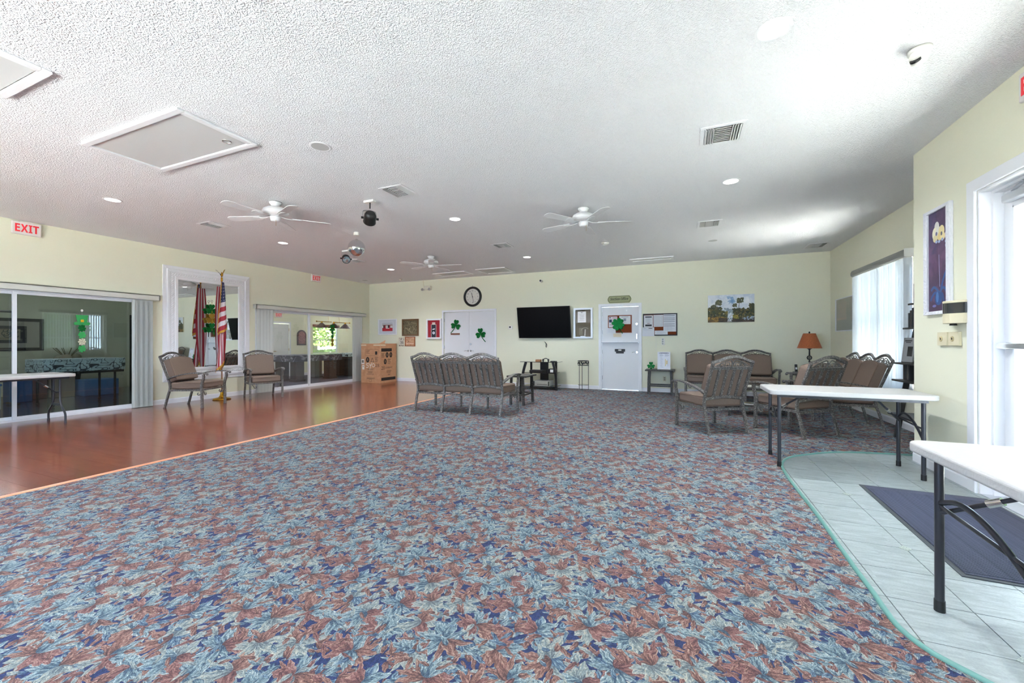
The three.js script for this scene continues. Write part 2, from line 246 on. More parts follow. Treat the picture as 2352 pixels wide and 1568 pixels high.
struct('wall_front', [span(XL - WT, -6.7, 0, HC, ZF, ZF + WT), span(-6.7, -5.1, 0, 0.8, ZF, ZF + WT), span(-6.7, -5.1, 2.3, HC, ZF, ZF + WT), span(-5.1, -4.4, 0, HC, ZF, ZF + WT), span(-4.4, -1.0, 0, 0.8, ZF, ZF + WT), span(-4.4, -1.0, 2.3, HC, ZF, ZF + WT), span(-1.0, XN + 0.22, 0, HC, ZF, ZF + WT)], M.wall, 'cream wall with two windows behind the viewer');
struct('ceiling', [span(XL - 0.02, XR + 0.05, HC, HC + 0.15, ZB - 0.1, ZF + 0.05)], M.ceiling, 'white popcorn textured ceiling', 'ceiling');
struct('roof', [span(XL - 6.4, XR + 2.9, HC + 0.15, HC + 0.4, -14.4, ZF + 0.9)], std('#8a8378', 0.9), 'flat roof reaching out over the covered walk outside the entrance', 'roof');
const bb = (L) => extrude(shapeOf([[0, 0], [0.014, 0], [0.014, 0.075], [0.008, 0.09], [0, 0.095]]), L);   // baseboard section along z
isStruct(tag(mesh('baseboard_left', [[-10.36, -10.02], [-6.55, -4.36], [-1.22, ZF]].map(([a, b]) => bb(b - a).translate(XL, 0, a)), M.trim), 'white baseboard along the sliding door wall', 'baseboard'));
isStruct(tag(mesh('baseboard_back', [[-9.36, -6.62], [-4.83, -1.99], [-0.94, XR]].map(([a, b]) => bb(b - a).rotateY(-PI / 2).translate(b, 0, ZB)), M.trim), 'white baseboard along the clock wall', 'baseboard'));
isStruct(tag(mesh('baseboard_right', [bb(ZS - ZB).rotateY(PI).translate(XR, 0, ZS)], M.trim), 'white baseboard below the blind covered window', 'baseboard'));
isStruct(tag(mesh('baseboard_entry', [bb(-4.49 - ZS).rotateY(PI).translate(XN, 0, -4.49), bb(ZF + 2.31).rotateY(PI).translate(XN, 0, ZF), bb(XR - XN).rotateY(PI / 2).translate(XN, 0, ZS)], M.trim), 'white baseboard beside the glass entrance door', 'baseboard'));

// ---- window with vertical blinds
{
  const o = thing('window_1', 'white framed window behind vertical blinds', 'window', [XR, 0, -7.925]); isStruct(o); // local x is into the wall
  const fr = (y0, y1, z0, z1, d = 0.05) => span(0.06, 0.06 + d, y0, y1, z0, z1);
  mesh('window_frame', [fr(0.50, 0.56, -0.875, 0.875), fr(2.27, 2.33, -0.875, 0.875), fr(0.56, 2.27, -0.875, -0.815), fr(0.56, 2.27, 0.815, 0.875), fr(0.56, 2.27, -0.03, 0.03)], M.white, o);
  mesh('sash_rail', [fr(1.37, 1.42, -0.815, 0.815)], M.white, o);
  mesh('pane', [span(0.08, 0.084, 0.56, 2.27, -0.815, -0.03)], M.glass, o); mesh('pane', [span(0.08, 0.084, 0.56, 2.27, 0.03, 0.815)], M.glass, o);
  mesh('window_sill', [rbox(0.11, 0.03, 1.86, 0.008, 0.02, 0.485, 0)], M.white, o);
}
M.vane = phys('#c4c9cc', 0.75, { transmission: 0.06, thickness: 0 });
const vaneGeo = (h) => { const g = new THREE.PlaneGeometry(0.089, h, 6, 1), p = g.attributes.position; for (let i = 0; i < p.count; i++) { const x = p.getX(i) / 0.0445; p.setZ(i, 0.008 * (1 - x * x)); } g.computeVertexNormals(); return g; };
{
  const o = thing('vertical_blinds', 'white vertical blinds with grey valance over the right hand window', 'blinds', [XR, 0, -7.93]);
  const val = extrude(shapeOf([[0, 0], [-0.10, 0], [-0.115, 0.015], [-0.118, 0.06], [-0.10, 0.10], [0, 0.105]]), 1.88, 0).translate(0, 2.325, -0.94);
  mesh('valance', val, std('#8f8f88', 0.7), o); mesh('valance_end', [span(-0.118, 0, 2.32, 2.43, 0.94, 0.955)], M.plasticWhite, o); mesh('head_rail', [span(-0.085, -0.03, 2.315, 2.335, -0.92, 0.92)], M.plasticWhite, o);
  const g = vaneGeo(1.80);
  for (let i = 0; i < 25; i++) { const v = mesh('vane', g, M.vane, o); v.position.set(-0.06, 1.415, -0.90 + i * 0.0748); v.rotation.y = -0.12 + 0.05 * Math.sin(i * 2.3) + 0.04 * Math.sin(i * 5.1); }
}
// ---- windows behind the viewer
[[-5.9, 'window_2', 'narrow window in the wall behind the viewer, dance floor side'], [-2.7, 'window_3', 'wide window in the wall behind the viewer, carpet side']].forEach(([x, n, l], k) => { const q = k ? 1.7 : 0.8;
  const o = thing(n, l, 'window', [x, 0, ZF]); isStruct(o);
  const f = (x0, x1, y0, y1) => span(x0, x1, y0, y1, 0.05, 0.10);
  mesh('window_frame', [f(-q, q, 0.8, 0.86), f(-q, q, 2.24, 2.3), f(-q, -q + 0.06, 0.86, 2.24), f(q - 0.06, q, 0.86, 2.24), f(-0.03, 0.03, 0.86, 2.24)], M.white, o);
  mesh('pane', [span(-q + 0.06, -0.03, 0.86, 2.24, 0.07, 0.074)], M.glass, o); mesh('pane', [span(0.03, q - 0.06, 0.86, 2.24, 0.07, 0.074)], M.glass, o);
});
// ================================================================ DOORS
const leverSet = (parent, x, y, z, dir, mat = M.chrome) => { const h = mesh('handle', [cyl(0.026, 0.026, 0.012, x, y, z + 0.006, PI / 2), cyl(0.009, 0.009, 0.04, x, y, z + 0.025, PI / 2), tube([[x, y, z + 0.045], [x + dir * 0.05, y + 0.004, z + 0.048], [x + dir * 0.11, y - 0.006, z + 0.044]], 0.008, 10)], mat, parent); return h; };
const deadbolt = (parent, x, y, z, mat = M.chrome) => mesh('deadbolt', [cyl(0.027, 0.029, 0.016, x, y, z + 0.008, PI / 2), cyl(0.014, 0.014, 0.01, x, y, z + 0.02, PI / 2)], mat, parent);
const casing = (x0, x1, y1, w, d) => { const s = shapeOf([[x0 - w, 0], [x0, 0], [x0, y1], [x1, y1], [x1, 0], [x1 + w, 0], [x1 + w, y1 + w], [x0 - w, y1 + w]]); return extrude(s, d, 0.004, 4, 1); };
{ // double door on the clock wall
  const o = thing('door_1', 'white double door under the round clock', 'door', [-5.725, 0, ZB]); isStruct(o);
  mesh('door_casing', casing(-0.835, 0.835, 2.085, 0.055, 0.022).translate(0, 0, -0.002), M.trim, o);
  mesh('door_stop', [span(-0.835, -0.82, 0, 2.085, -0.10, -0.075), span(0.82, 0.835, 0, 2.085, -0.10, -0.075), span(-0.82, 0.82, 2.07, 2.085, -0.10, -0.075)], M.trim, o);
  for (const s of [-1, 1]) {
    const l = mesh('door_leaf', [rbox(0.829, 2.07, 0.04, 0.003, s * 0.4165, 1.04, -0.05)], M.doorWhite, o);
    for (const y of [0.25, 1.05, 1.85]) mesh('hinge', [span(s * 0.832 - 0.012, s * 0.832 + 0.012, y - 0.05, y + 0.05, -0.03, -0.012), rod([s * 0.833, y - 0.052, -0.012], [s * 0.833, y + 0.052, -0.012], 0.007)], M.chrome, l);
  }
  leverSet(o, 0.055, 0.95, -0.03, 1); deadbolt(o, 0.055, 1.14, -0.03); leverSet(o, -0.03, 0.95, -0.03, -1);
}
{ // dutch door of the office
  const o = thing('door_2', 'white dutch door with shelf, pinboard and mail slot', 'door', [-1.465, 0, ZB]); isStruct(o);
  mesh('door_casing', casing(-0.46, 0.46, 2.09, 0.062, 0.022).translate(0, 0, -0.002), M.trim, o);
  mesh('door_jamb', [span(-0.46, -0.445, 0, 2.09, -0.14, -0.002), span(0.445, 0.46, 0, 2.09, -0.14, -0.002), span(-0.445, 0.445, 2.075, 2.09, -0.14, -0.002)], M.trim, o);
  mesh('upper_leaf', [rbox(0.882, 0.875, 0.042, 0.003, 0, 1.632, -0.075)], M.doorWhite, o);
  const lo = mesh('lower_leaf', [rbox(0.882, 1.165, 0.042, 0.003, 0, 0.5975, -0.075)], M.doorWhite, o);
  mesh('shelf_ledge', [rbox(0.90, 0.022, 0.10, 0.006, -0.005, 1.195, -0.01)], M.white, o);
  mesh('ledge_edging', [rod([-0.45, 1.187, 0.04], [0.44, 1.187, 0.04], 0.008)], M.alu, o);
  leverSet(o, 0.40, 0.945, -0.054, -1); deadbolt(o, 0.40, 1.64, -0.054);
  mesh('slide_bolt', [rbox(0.03, 0.13, 0.012, 0.004, 0.40, 1.335, -0.05), cyl(0.008, 0.008, 0.12, 0.40, 1.335, -0.04), ball(0.012, 0.40, 1.35, -0.03)], M.chrome, o);
  mesh('mail_slot', [rbox(0.25, 0.065, 0.018, 0.004, -0.005, 0.99, -0.048), rbox(0.19, 0.045, 0.014, 0.004, -0.005, 0.935, -0.048)], M.dark, lo);
  mesh('mail_slot_plate', [rbox(0.075, 0.028, 0.004, 0.001, -0.005, 0.995, -0.037)], M.paper, lo);
  for (const y of [0.3, 0.95, 1.45, 1.9]) mesh('hinge', [rod([-0.443, y - 0.05, -0.05], [-0.443, y + 0.05, -0.05], 0.007)], M.chrome, o);
}
{ // glass entrance door at the right
  const o = thing('door_3', 'white framed glass entrance door with push bar', 'door', [XN, 0, -3.4]); isStruct(o);
  // casing lies on the wall face (towards -x)
  const cs = casing(-0.995, 0.995, 2.385, 0.095, 0.022).rotateY(-PI / 2); mesh('door_casing', cs, M.trim, o);
  mesh('door_jamb', [span(0.0, 0.22, 0, 2.385, -0.995, -0.975), span(0.0, 0.22, 0, 2.385, 0.975, 0.995), span(0.0, 0.22, 2.365, 2.385, -0.975, 0.975)], M.trim, o);
  mesh('door_stop', [span(0.07, 0.20, 0, 2.365, -0.975, -0.955), span(0.07, 0.20, 0, 2.365, 0.955, 0.975), span(0.07, 0.20, 2.345, 2.365, -0.955, 0.955)], M.trim, o);
  for (const s of [-1, 1]) {
    const z0 = s < 0 ? -0.952 : 0.003, z1 = z0 + 0.949, st = 0.105;
    const l = mesh('door_leaf', [span(0.13, 0.175, 0.01, 2.34, z0, z0 + st), span(0.13, 0.175, 0.01, 2.34, z1 - st, z1), span(0.13, 0.175, 2.21, 2.34, z0 + st, z1 - st), span(0.13, 0.175, 0.01, 0.26, z0 + st, z1 - st)], M.white, o);
    mesh('glazing_bead', [span(0.118, 0.14, 0.26, 2.21, z0 + st, z0 + st + 0.014), span(0.118, 0.14, 0.26, 2.21, z1 - st - 0.014, z1 - st), span(0.118, 0.14, 2.196, 2.21, z0 + st, z1 - st), span(0.118, 0.14, 0.26, 0.274, z0 + st, z1 - st)], M.white, l);
    mesh('pane', [span(0.150, 0.155, 0.26, 2.21, z0 + st, z1 - st)], M.doorGlass, l);
    mesh('push_bar', [rbox(0.03, 0.045, 0.90, 0.008, 0.082, 1.165, (z0 + z1) / 2), span(0.095, 0.13, 1.14, 1.19, z0 + 0.02, z0 + 0.07), span(0.095, 0.13, 1.14, 1.19, z1 - 0.07, z1 - 0.02)], M.chrome, l);
    mesh('door_closer', [rbox(0.055, 0.06, 0.30, 0.012, 0.10, 2.27, z0 + 0.22), sweep([[0.09, 2.305, z0 + 0.16], [0.05, 2.325, z0 + 0.34], [0.09, 2.345, z0 + 0.10]], 0.02, 0.006, [0, 0, 1], 10)], M.alu, l);
  }
  mesh('threshold', [span(0.0, 0.24, -0.02, 0.006, -0.975, 0.975)], M.alu, o);
}
function slider(name, label, z0, z1, zm, paneMat) {   // two glass panels in an aluminium frame, local x out of the wall
  const o = thing(name, label, 'sliding door', [XL, 0, 0]); isStruct(o);
  mesh('frame', [span(-0.11, 0.012, 0, 0.03, z0, z1), span(-0.11, 0.012, 1.985, 2.03, z0, z1), span(-0.11, 0.012, 0.03, 1.985, z0, z0 + 0.03), span(-0.11, 0.012, 0.03, 1.985, z1 - 0.03, z1)], M.aluWhite, o);
  for (const [a, b, x] of [[z0 + 0.03, zm + 0.03, -0.03], [zm - 0.03, z1 - 0.03, -0.075]]) {
    const p = mesh('panel', [span(x - 0.015, x + 0.015, 0.03, 0.075, a, b), span(x - 0.015, x + 0.015, 1.945, 1.985, a, b), span(x - 0.015, x + 0.015, 0.075, 1.945, a, a + 0.045), span(x - 0.015, x + 0.015, 0.075, 1.945, b - 0.045, b)], M.aluWhite, o);
    mesh('pane', [span(x - 0.003, x + 0.003, 0.075, 1.945, a + 0.045, b - 0.045)], paneMat, p);
  }
  return o;
}
slider('door_4', 'sliding glass door to the dim storage room at the left edge', -4.36, -1.22, -2.79, M.tint);
slider('door_5', 'sliding glass door to the pool table room', -10.02, -6.55, -8.10, M.glass);
M.vaneStack = std('#c7cac4', 0.7);
function stackBlind(name, label, val0, val1, stacks) {
  const o = thing(name, label, 'blinds', [XL, 0, 0]);
  mesh('valance', [span(0.0, 0.012, 2.005, 2.10, val0, val1), span(0.10, 0.112, 2.005, 2.10, val0, val1), span(0.0, 0.112, 2.088, 2.10, val0, val1), span(0.0, 0.112, 2.005, 2.10, val0, val0 + 0.012), span(0.0, 0.112, 2.005, 2.10, val1 - 0.012, val1)], std('#cfd0c6', 0.7), o);
  const g = vaneGeo(1.985);
  for (const [a, b, n, rot] of stacks) for (let i = 0; i < n; i++) { const v = mesh('vane', g, M.vaneStack, o); v.position.set(0.058, 1.0, a + (b - a) * (i + 0.5) / n); v.rotation.y = rot + 0.12 * Math.sin(i * 1.7); }
  return o;
}
stackBlind('vertical_blinds', 'grey vertical blinds drawn into a stack beside the big white mirror', -4.59, -1.05, [[-4.485, -4.19, 14, 0.12]]);
stackBlind('vertical_blinds', 'pale vertical blinds parted at both ends of the pool room sliding door', -10.10, -6.50, [[-6.97, -6.56, 5, 1.45], [-9.97, -9.57, 5, 1.5]]);

// ================================================================ POOL TABLE ROOM AND STORAGE ROOM (behind the sliding doors)
const XP = -12.81;
M.carpetDark = std('#ffffff', 1, { map: speckle([74, 72, 88], 0.3, 50, 81, 1.5) });
M.vinyl = phys('#ffffff', 0.25, { map: speckle([70, 74, 88], 0.15, 30, 83, 1), clearcoat: 0.3 });
struct('floor_pool_room', [span(XP, XL - WT, -0.02, 0.0, -13.2, -6.35)], M.carpetDark, 'dark blue grey carpet of the pool table room', 'floor');
struct('floor_storage', [span(-14.0, XL - WT, -0.02, 0.0, -6.25, ZF)], M.vinyl, 'dark glossy floor of the storage room', 'floor');
struct('ceiling_side_rooms', [span(-14.1, XL - WT, 2.5, 2.6, -13.3, ZF + WT)], M.ceiling, 'white ceiling of the side rooms', 'ceiling');
struct('wall_pool_far', [span(XP - WT, XP, 0, 2.6, -9.50, -6.25), span(XP - WT, XP, 1.86, 2.6, -10.19, -9.50), span(XP - WT, XP, 0, 2.6, -11.20, -10.19), span(XP - WT, XP, 0, 0.77, -12.41, -11.20), span(XP - WT, XP, 1.85, 2.6, -12.41, -11.20), span(XP - WT, XP, 0, 2.6, -13.35, -12.41)], M.wall, 'pale wall of the pool table room with door and window');
struct('wall_pool_back', [span(XP, XL, 0, 2.6, -13.35, -13.2), span(XL - WT, XL, 0, HC, -13.2, ZB - WT)], M.wall, 'pale end wall of the pool table room');
struct('wall_divider', [span(-14.0, XL - WT, 0, 2.6, -6.35, -6.25)], M.wall, 'pale wall between pool table room and storage room');
struct('wall_storage_far', [span(-14.15, -14.0, 0, 2.6, -6.35, ZF + WT), span(-14.0, XL - WT, 0, 2.6, ZF, ZF + WT)], M.wall, 'pale wall of the storage room with framed art');
isStruct(tag(mesh('baseboard_pool_far', [bb(0.99).translate(XP, 0, -11.20), bb(3.1).translate(XP, 0, -9.43), bb(2.0).translate(XP, 0, -13.2)], M.trim), 'white baseboard of the pool table room', 'baseboard'));
{
  const o = thing('door_6', 'white six panel door in the pool table room', 'door', [XP, 0, -9.845], PI / 2); isStruct(o);  // local z is out of the wall, local x towards -z
  mesh('door_casing', casing(-0.345, 0.345, 1.855, 0.065, 0.02), M.trim, o);
  const l = mesh('door_leaf', [rbox(0.675, 1.84, 0.04, 0.003, 0, 0.925, -0.03)], M.doorWhite, o);
  for (const [y, h] of [[1.60, 0.20], [1.15, 0.52], [0.45, 0.60]]) for (const s of [-1, 1]) mesh('door_panel', [rbox(0.20, h, 0.012, 0.005, s * 0.15, y, -0.008)], M.doorWhite, l);
  for (const y of [0.25, 0.95, 1.65]) mesh('hinge', [rod([0.342, y - 0.045, 0.0], [0.342, y + 0.045, 0.0], 0.007)], M.brass, o);
  leverSet(o, -0.28, 0.9, -0.01, 1, M.brass);
}
{
  const o = thing('window_4', 'window of the pool table room with brown valance and open slats', 'window', [XP, 0, -11.805], PI / 2); isStruct(o);
  const f = (x0, x1, y0, y1) => span(x0, x1, y0, y1, -0.10, -0.06);
  mesh('window_frame', [f(-0.605, 0.605, 0.77, 0.81), f(-0.605, 0.605, 1.81, 1.85), f(-0.605, -0.565, 0.81, 1.81), f(0.565, 0.605, 0.81, 1.81), f(-0.565, 0.565, 1.28, 1.315)], M.white, o);
  mesh('pane', [span(-0.565, 0.565, 0.81, 1.81, -0.085, -0.081)], M.windowTint, o);
  mesh('valance', [rbox(1.26, 0.085, 0.05, 0.008, 0, 1.835, 0.025)], std('#7a4434', 0.5), o);
  const sl = std('#efe9dc', 0.6); for (let i = 0; i < 38; i++) mesh('slat', [box(1.12, 0.0022, 0.024, 0, 0.83 + i * 0.0255, -0.025, 0.12)], sl, o);
  mesh('window_sill', [rbox(1.28, 0.025, 0.07, 0.006, 0, 0.76, 0.03)], M.white, o);
}

// flush ceiling lamps of the side rooms
function flushLamp(label, x, z, power) {
  const o = thing('flush_ceiling_lamp', label, 'ceiling light', [x, 2.5, z]);
  mesh('base_plate', [cyl(0.17, 0.17, 0.02, 0, -0.01, 0, 0, 0, 0, 28)], M.white, o); mesh('lamp_bowl', [lathe([[0.16, -0.02], [0.15, -0.06], [0.09, -0.095], [0, -0.105]], 28)], new THREE.MeshStandardMaterial({ color: '#ffffff', emissive: new THREE.Color(1, 0.98, 0.95), emissiveIntensity: 0.9, roughness: 0.5 }), o);
  const l = new THREE.PointLight(new THREE.Color().setRGB(0.96, 0.99, 1), power, 0, 2); l.position.set(0, -0.22, 0); l.castShadow = true; l.shadow.radius = 5; o.add(l);
}
flushLamp('flush ceiling lamp of the pool table room near the door', -11.2, -8.3, 0.7); flushLamp('flush ceiling lamp of the pool table room over the games table', -11.2, -12.3, 0.5); flushLamp('flush ceiling lamp of the storage room', -11.6, -3.2, 0.7);
// ================================================================ ON THE CEILING
M.lampGlow = new THREE.MeshStandardMaterial({ color: '#ffffff', emissive: new THREE.Color(1, 0.97, 0.92), emissiveIntensity: 1.6, roughness: 0.5 });
M.lampOff = std('#b9bab8', 0.5);
function downlight(x, z, on, label) {
  const o = thing('ceiling_downlight', label, 'ceiling light', [x, HC, z], 0, 'recessed round ceiling lights');
  mesh('trim_ring', [lathe([[0.078, 0], [0.078, -0.004], [0.086, -0.006], [0.098, -0.003], [0.1, 0]], 28)], M.white, o);
  mesh('lens', [cyl(0.08, 0.08, 0.004, 0, -0.002, 0, 0, 0, 0, 28)], on ? M.lampGlow : M.lampOff, o);
  if (on) { const s = new THREE.SpotLight(new THREE.Color().setRGB(0.94, 0.99, 1.06), LAMP_POWER, 0, 1.35, 1, 2); s.position.set(0, -0.03, 0); s.target.position.set(0, -1, 0); s.castShadow = true; s.shadow.radius = 4; o.add(s, s.target); }
  return o;
}
downlight(0.5, -2.87, true, 'lit round ceiling light nearest the viewer, right of centre');
downlight(0.51, -5.39, true, 'lit round ceiling light between the two right hand vents');
downlight(-3.21, -5.39, true, 'lit round ceiling light in the middle between the two near fans');
downlight(-3.19, -8.43, true, 'lit round ceiling light above the television wall');
downlight(-6.95, -8.47, true, 'lit round ceiling light left of the far fan');
downlight(-6.96, -5.41, true, 'lit round ceiling light left of the mirror ball');
downlight(-6.91, -2.90, true, 'lit round ceiling light beside the attic hatch, farthest left');
downlight(-3.205, -2.89, false, 'unlit round ceiling light right of the attic hatch');
downlight(0.495, -8.41, false, 'unlit round ceiling light near the seating corner');
downlight(-8.90, -9.66, false, 'unlit round disc in the ceiling corner above the cardboard box');
for (const [x, z] of [[0.5, 0.2], [-3.2, 0.2], [-6.93, 0.2]]) downlight(x, z, true, 'lit round ceiling light in the row behind the viewer, ' + (x > 0 ? 'entrance side' : x < -6 ? 'dance floor side' : 'middle'));

function hatch(x0, x1, z0, z1, label, name = 'attic_hatch') {
  const cx = (x0 + x1) / 2, cz = (z0 + z1) / 2, w = x1 - x0, d = z1 - z0, f = 0.055, o = thing(name, label, 'ceiling panel', [cx, HC, cz], 0, 'framed ceiling panels');
  const bar = (a, b, c, e) => rbox(b - a, 0.022, e - c, 0.006, (a + b) / 2, -0.011, (c + e) / 2);
  mesh('frame', [bar(-w / 2, w / 2, -d / 2, -d / 2 + f), bar(-w / 2, w / 2, d / 2 - f, d / 2), bar(-w / 2, -w / 2 + f, -d / 2 + f, d / 2 - f), bar(w / 2 - f, w / 2, -d / 2 + f, d / 2 - f)], M.white, o);
  mesh('panel', [box(w - 2 * f - 0.016, 0.012, d - 2 * f - 0.016, 0, -0.004, 0)], std('#cfcfcd', 0.5), o);
  return o;
}
{ const h = hatch(-5.205, -3.708, -2.62, -1.95, 'large framed attic hatch with pull ring, upper left'); mesh('pull_ring', [ring(0.035, 0.005, 0.56, -0.014, -0.17, PI / 2)], M.chrome, h); }
hatch(-4.745, -4.02, -1.37, -0.62, 'framed ceiling panel cut by the left edge of the photo');
hatch(-6.31, -5.32, -9.90, -9.40, 'flush grey ceiling panel behind the far fan');
hatch(-4.95, -4.115, -10.02, -9.31, 'framed ceiling panel above the double door');
hatch(-1.142, -0.2, -9.85, -9.55, 'narrow ceiling panel above the office door');

M.louver = std('#dcdcda', 0.45);
function vent(x0, x1, z0, z1, label) {    // three-way register
  const cx = (x0 + x1) / 2, cz = (z0 + z1) / 2, w = x1 - x0, d = z1 - z0, o = thing('ceiling_vent', label, 'vent', [cx, HC, cz], 0, 'air vents in the ceiling');
  const f = 0.035, bar = (a, b, c, e) => rbox(b - a, 0.008, e - c, 0.003, (a + b) / 2, -0.004, (c + e) / 2);
  mesh('frame', [bar(-w / 2, w / 2, -d / 2, -d / 2 + f), bar(-w / 2, w / 2, d / 2 - f, d / 2), bar(-w / 2, -w / 2 + f, -d / 2 + f, d / 2 - f), bar(w / 2 - f, w / 2, -d / 2 + f, d / 2 - f)], M.white, o);
  mesh('backing', [box(w - 2 * f, 0.002, d - 2 * f, 0, -0.0012, 0)], std('#5c5c5a', 0.8), o);
  const iw = w - 2 * f, id = d - 2 * f, sw = iw * 0.27;
  const side = new THREE.BoxGeometry(0.002, 0.024, id * 0.98), mid = new THREE.BoxGeometry(iw - 2 * sw - 0.008, 0.026, 0.002);
  for (const s of [-1, 1]) for (let i = 0; i < 4; i++) { const l = mesh('louver', side, M.louver, o); l.position.set(s * (iw / 2 - sw * (i + 0.5) / 4), -0.010, 0); l.rotation.z = s * -0.75; }
  for (let i = 0; i < 9; i++) { const l = mesh('louver', mid, M.louver, o); l.position.set(0, -0.010, -id / 2 + id * (i + 0.5) / 9); l.rotation.x = -0.8; }
  return o;
}
vent(-3.43, -3.08, -4.30, -3.94, 'white ceiling vent between the near left fan and the middle');
vent(-7.06, -6.73, -4.31, -3.98, 'white ceiling vent at the left blade tip of the near left fan');
vent(0.138, 0.505, -4.31, -3.94, 'largest white ceiling vent, upper right');
vent(0.203, 0.548, -7.36, -7.0, 'smaller white ceiling vent right of the right hand fan');
vent(-3.41, -3.07, -7.39, -7.04, 'small white ceiling vent left of the round smoke detector');
vent(-7.10, -6.77, -7.43, -7.10, 'small white ceiling vent below the mirror ball');
vent(2.20, 2.55, -9.84, -9.41, 'white ceiling vent in the far right corner');

// ---- ceiling fans
M.fan = std('#dedede', 0.4);
function fan(x, z, base, label) {
  const o = thing('ceiling_fan', label, 'ceiling fan', [x, HC, z], 0, 'white ceiling fans');
  mesh('canopy', [lathe([[0, 0], [0.078, 0], [0.076, -0.018], [0.055, -0.045], [0.05, -0.06], [0.062, -0.07], [0, -0.072]], 28)], M.fan, o);
  mesh('motor_housing', [lathe([[0, -0.068], [0.05, -0.068], [0.10, -0.078], [0.145, -0.105], [0.158, -0.135], [0.15, -0.16], [0.115, -0.182], [0.075, -0.192], [0, -0.194]], 32)], M.fan, o);
  mesh('switch_cup', [lathe([[0, -0.19], [0.062, -0.19], [0.066, -0.205], [0.06, -0.245], [0.045, -0.262], [0, -0.268]], 24)], M.fan, o);
  mesh('pull_chain', [rod([0.045, -0.25, 0.03], [0.048, -0.33, 0.03], 0.0018, 5)], M.brass, o);
  const bs = new THREE.Shape(); bs.moveTo(0.20, -0.052); bs.lineTo(0.62, -0.068); bs.quadraticCurveTo(0.675, -0.06, 0.675, 0); bs.quadraticCurveTo(0.675, 0.06, 0.62, 0.068); bs.lineTo(0.20, 0.052); bs.closePath();
  const bg = extrude(bs, 0.007, 0.001, 10, 1).rotateX(-PI / 2);
  const iron = sweep([[0.07, 0.012, 0], [0.13, -0.002, 0], [0.19, -0.004, 0], [0.27, -0.004, 0]], 0.032, 0.006, [0, 0, 1], 8), pad = place(extrude(rrect(0.11, 0.075, 0.03), 0.005).rotateX(-PI / 2), 0.255, -0.006, 0);
  const ig = merge([iron, pad]);
  for (let i = 0; i < 5; i++) {
    const a = (base + i * 72) * PI / 180, b = mesh('blade', bg, M.fan, o); b.position.set(0, -0.205, 0); b.rotation.set(0.16, -a, 0, 'YXZ');
    mesh('blade_iron', ig, M.fan, b);
  }
  return o;
}
fan(-5.03, -3.80, 20, 'white five blade ceiling fan nearest the viewer, left');
fan(-1.295, -5.66, 52, 'white five blade ceiling fan above the carpet, right');
fan(-5.075, -7.51, 55, 'white five blade ceiling fan farthest away above the box corner');

// ---- mirror ball and its lamps
{
  const o = thing('mirror_ball', 'silver mirror ball hanging over the dance floor', 'mirror ball', [-5.154, HC, -5.396]);
  mesh('motor', [cyl(0.045, 0.05, 0.05, 0, -0.025, 0, 0, 0, 0, 20)], M.plasticWhite, o);
  mesh('wire', [rod([0, -0.05, 0], [0, -0.13, 0], 0.002, 6)], M.alu, o);
  const g = new THREE.SphereGeometry(0.141, 44, 30).toNonIndexed(); g.computeVertexNormals();
  mesh('mirror_tiles', place(g, 0, -0.262, 0), std('#dfe2e4', 0.08, { metalness: 1, flatShading: true }), o); mesh('cap', [cyl(0.02, 0.026, 0.02, 0, -0.122, 0)], M.chrome, o);
}
function pinspot(x, z, label, tx, tz, drop) {
  const o = thing('pin_spotlight', label, 'spotlight', [x, HC, z], 0, 'black stage spotlights');
  mesh('ceiling_plate', [rbox(0.16, 0.028, 0.07, 0.005, 0, -0.014, 0)], M.plasticWhite, o);
  mesh('stem', [rod([0, -0.028, 0], [0, -drop + 0.13, 0], 0.008)], M.black, o);
  const a = Math.atan2(tx - x, tz - z), head = new THREE.Group(); head.name = 'lamp_head'; head.position.set(0, -drop, 0); head.rotation.set(0.55, a, 0, 'YXZ'); o.add(head);
  mesh('yoke', [sweep([[-0.085, 0, 0], [-0.085, 0.08, 0], [-0.075, 0.13, 0], [0.075, 0.13, 0], [0.085, 0.08, 0], [0.085, 0, 0]], 0.018, 0.004, [0, 0, 1], 20)], M.alu, head);
  mesh('housing', [lathe([[0, -0.10], [0.035, -0.10], [0.06, -0.085], [0.074, -0.05], [0.078, 0.04], [0.082, 0.06], [0.075, 0.06], [0.072, 0.045], [0, 0.045]], 28, 0, 0, 0, PI / 2)], M.black, head);
  mesh('lens', [cyl(0.071, 0.071, 0.004, 0, 0, 0.047, PI / 2, 0, 0, 28)], M.mirror, head);
  mesh('knob', [cyl(0.015, 0.015, 0.03, 0.095, 0, 0, 0, 0, PI / 2), cyl(0.015, 0.015, 0.03, -0.095, 0, 0, 0, 0, PI / 2)], M.black, head);
  return o;
}
pinspot(-3.83, -4.25, 'black spotlight on a white ceiling plate right of the near fan', -5.15, -5.4, 0.235);
pinspot(-6.35, -6.36, 'black spotlight hanging left of the mirror ball', -5.15, -5.4, 0.17);

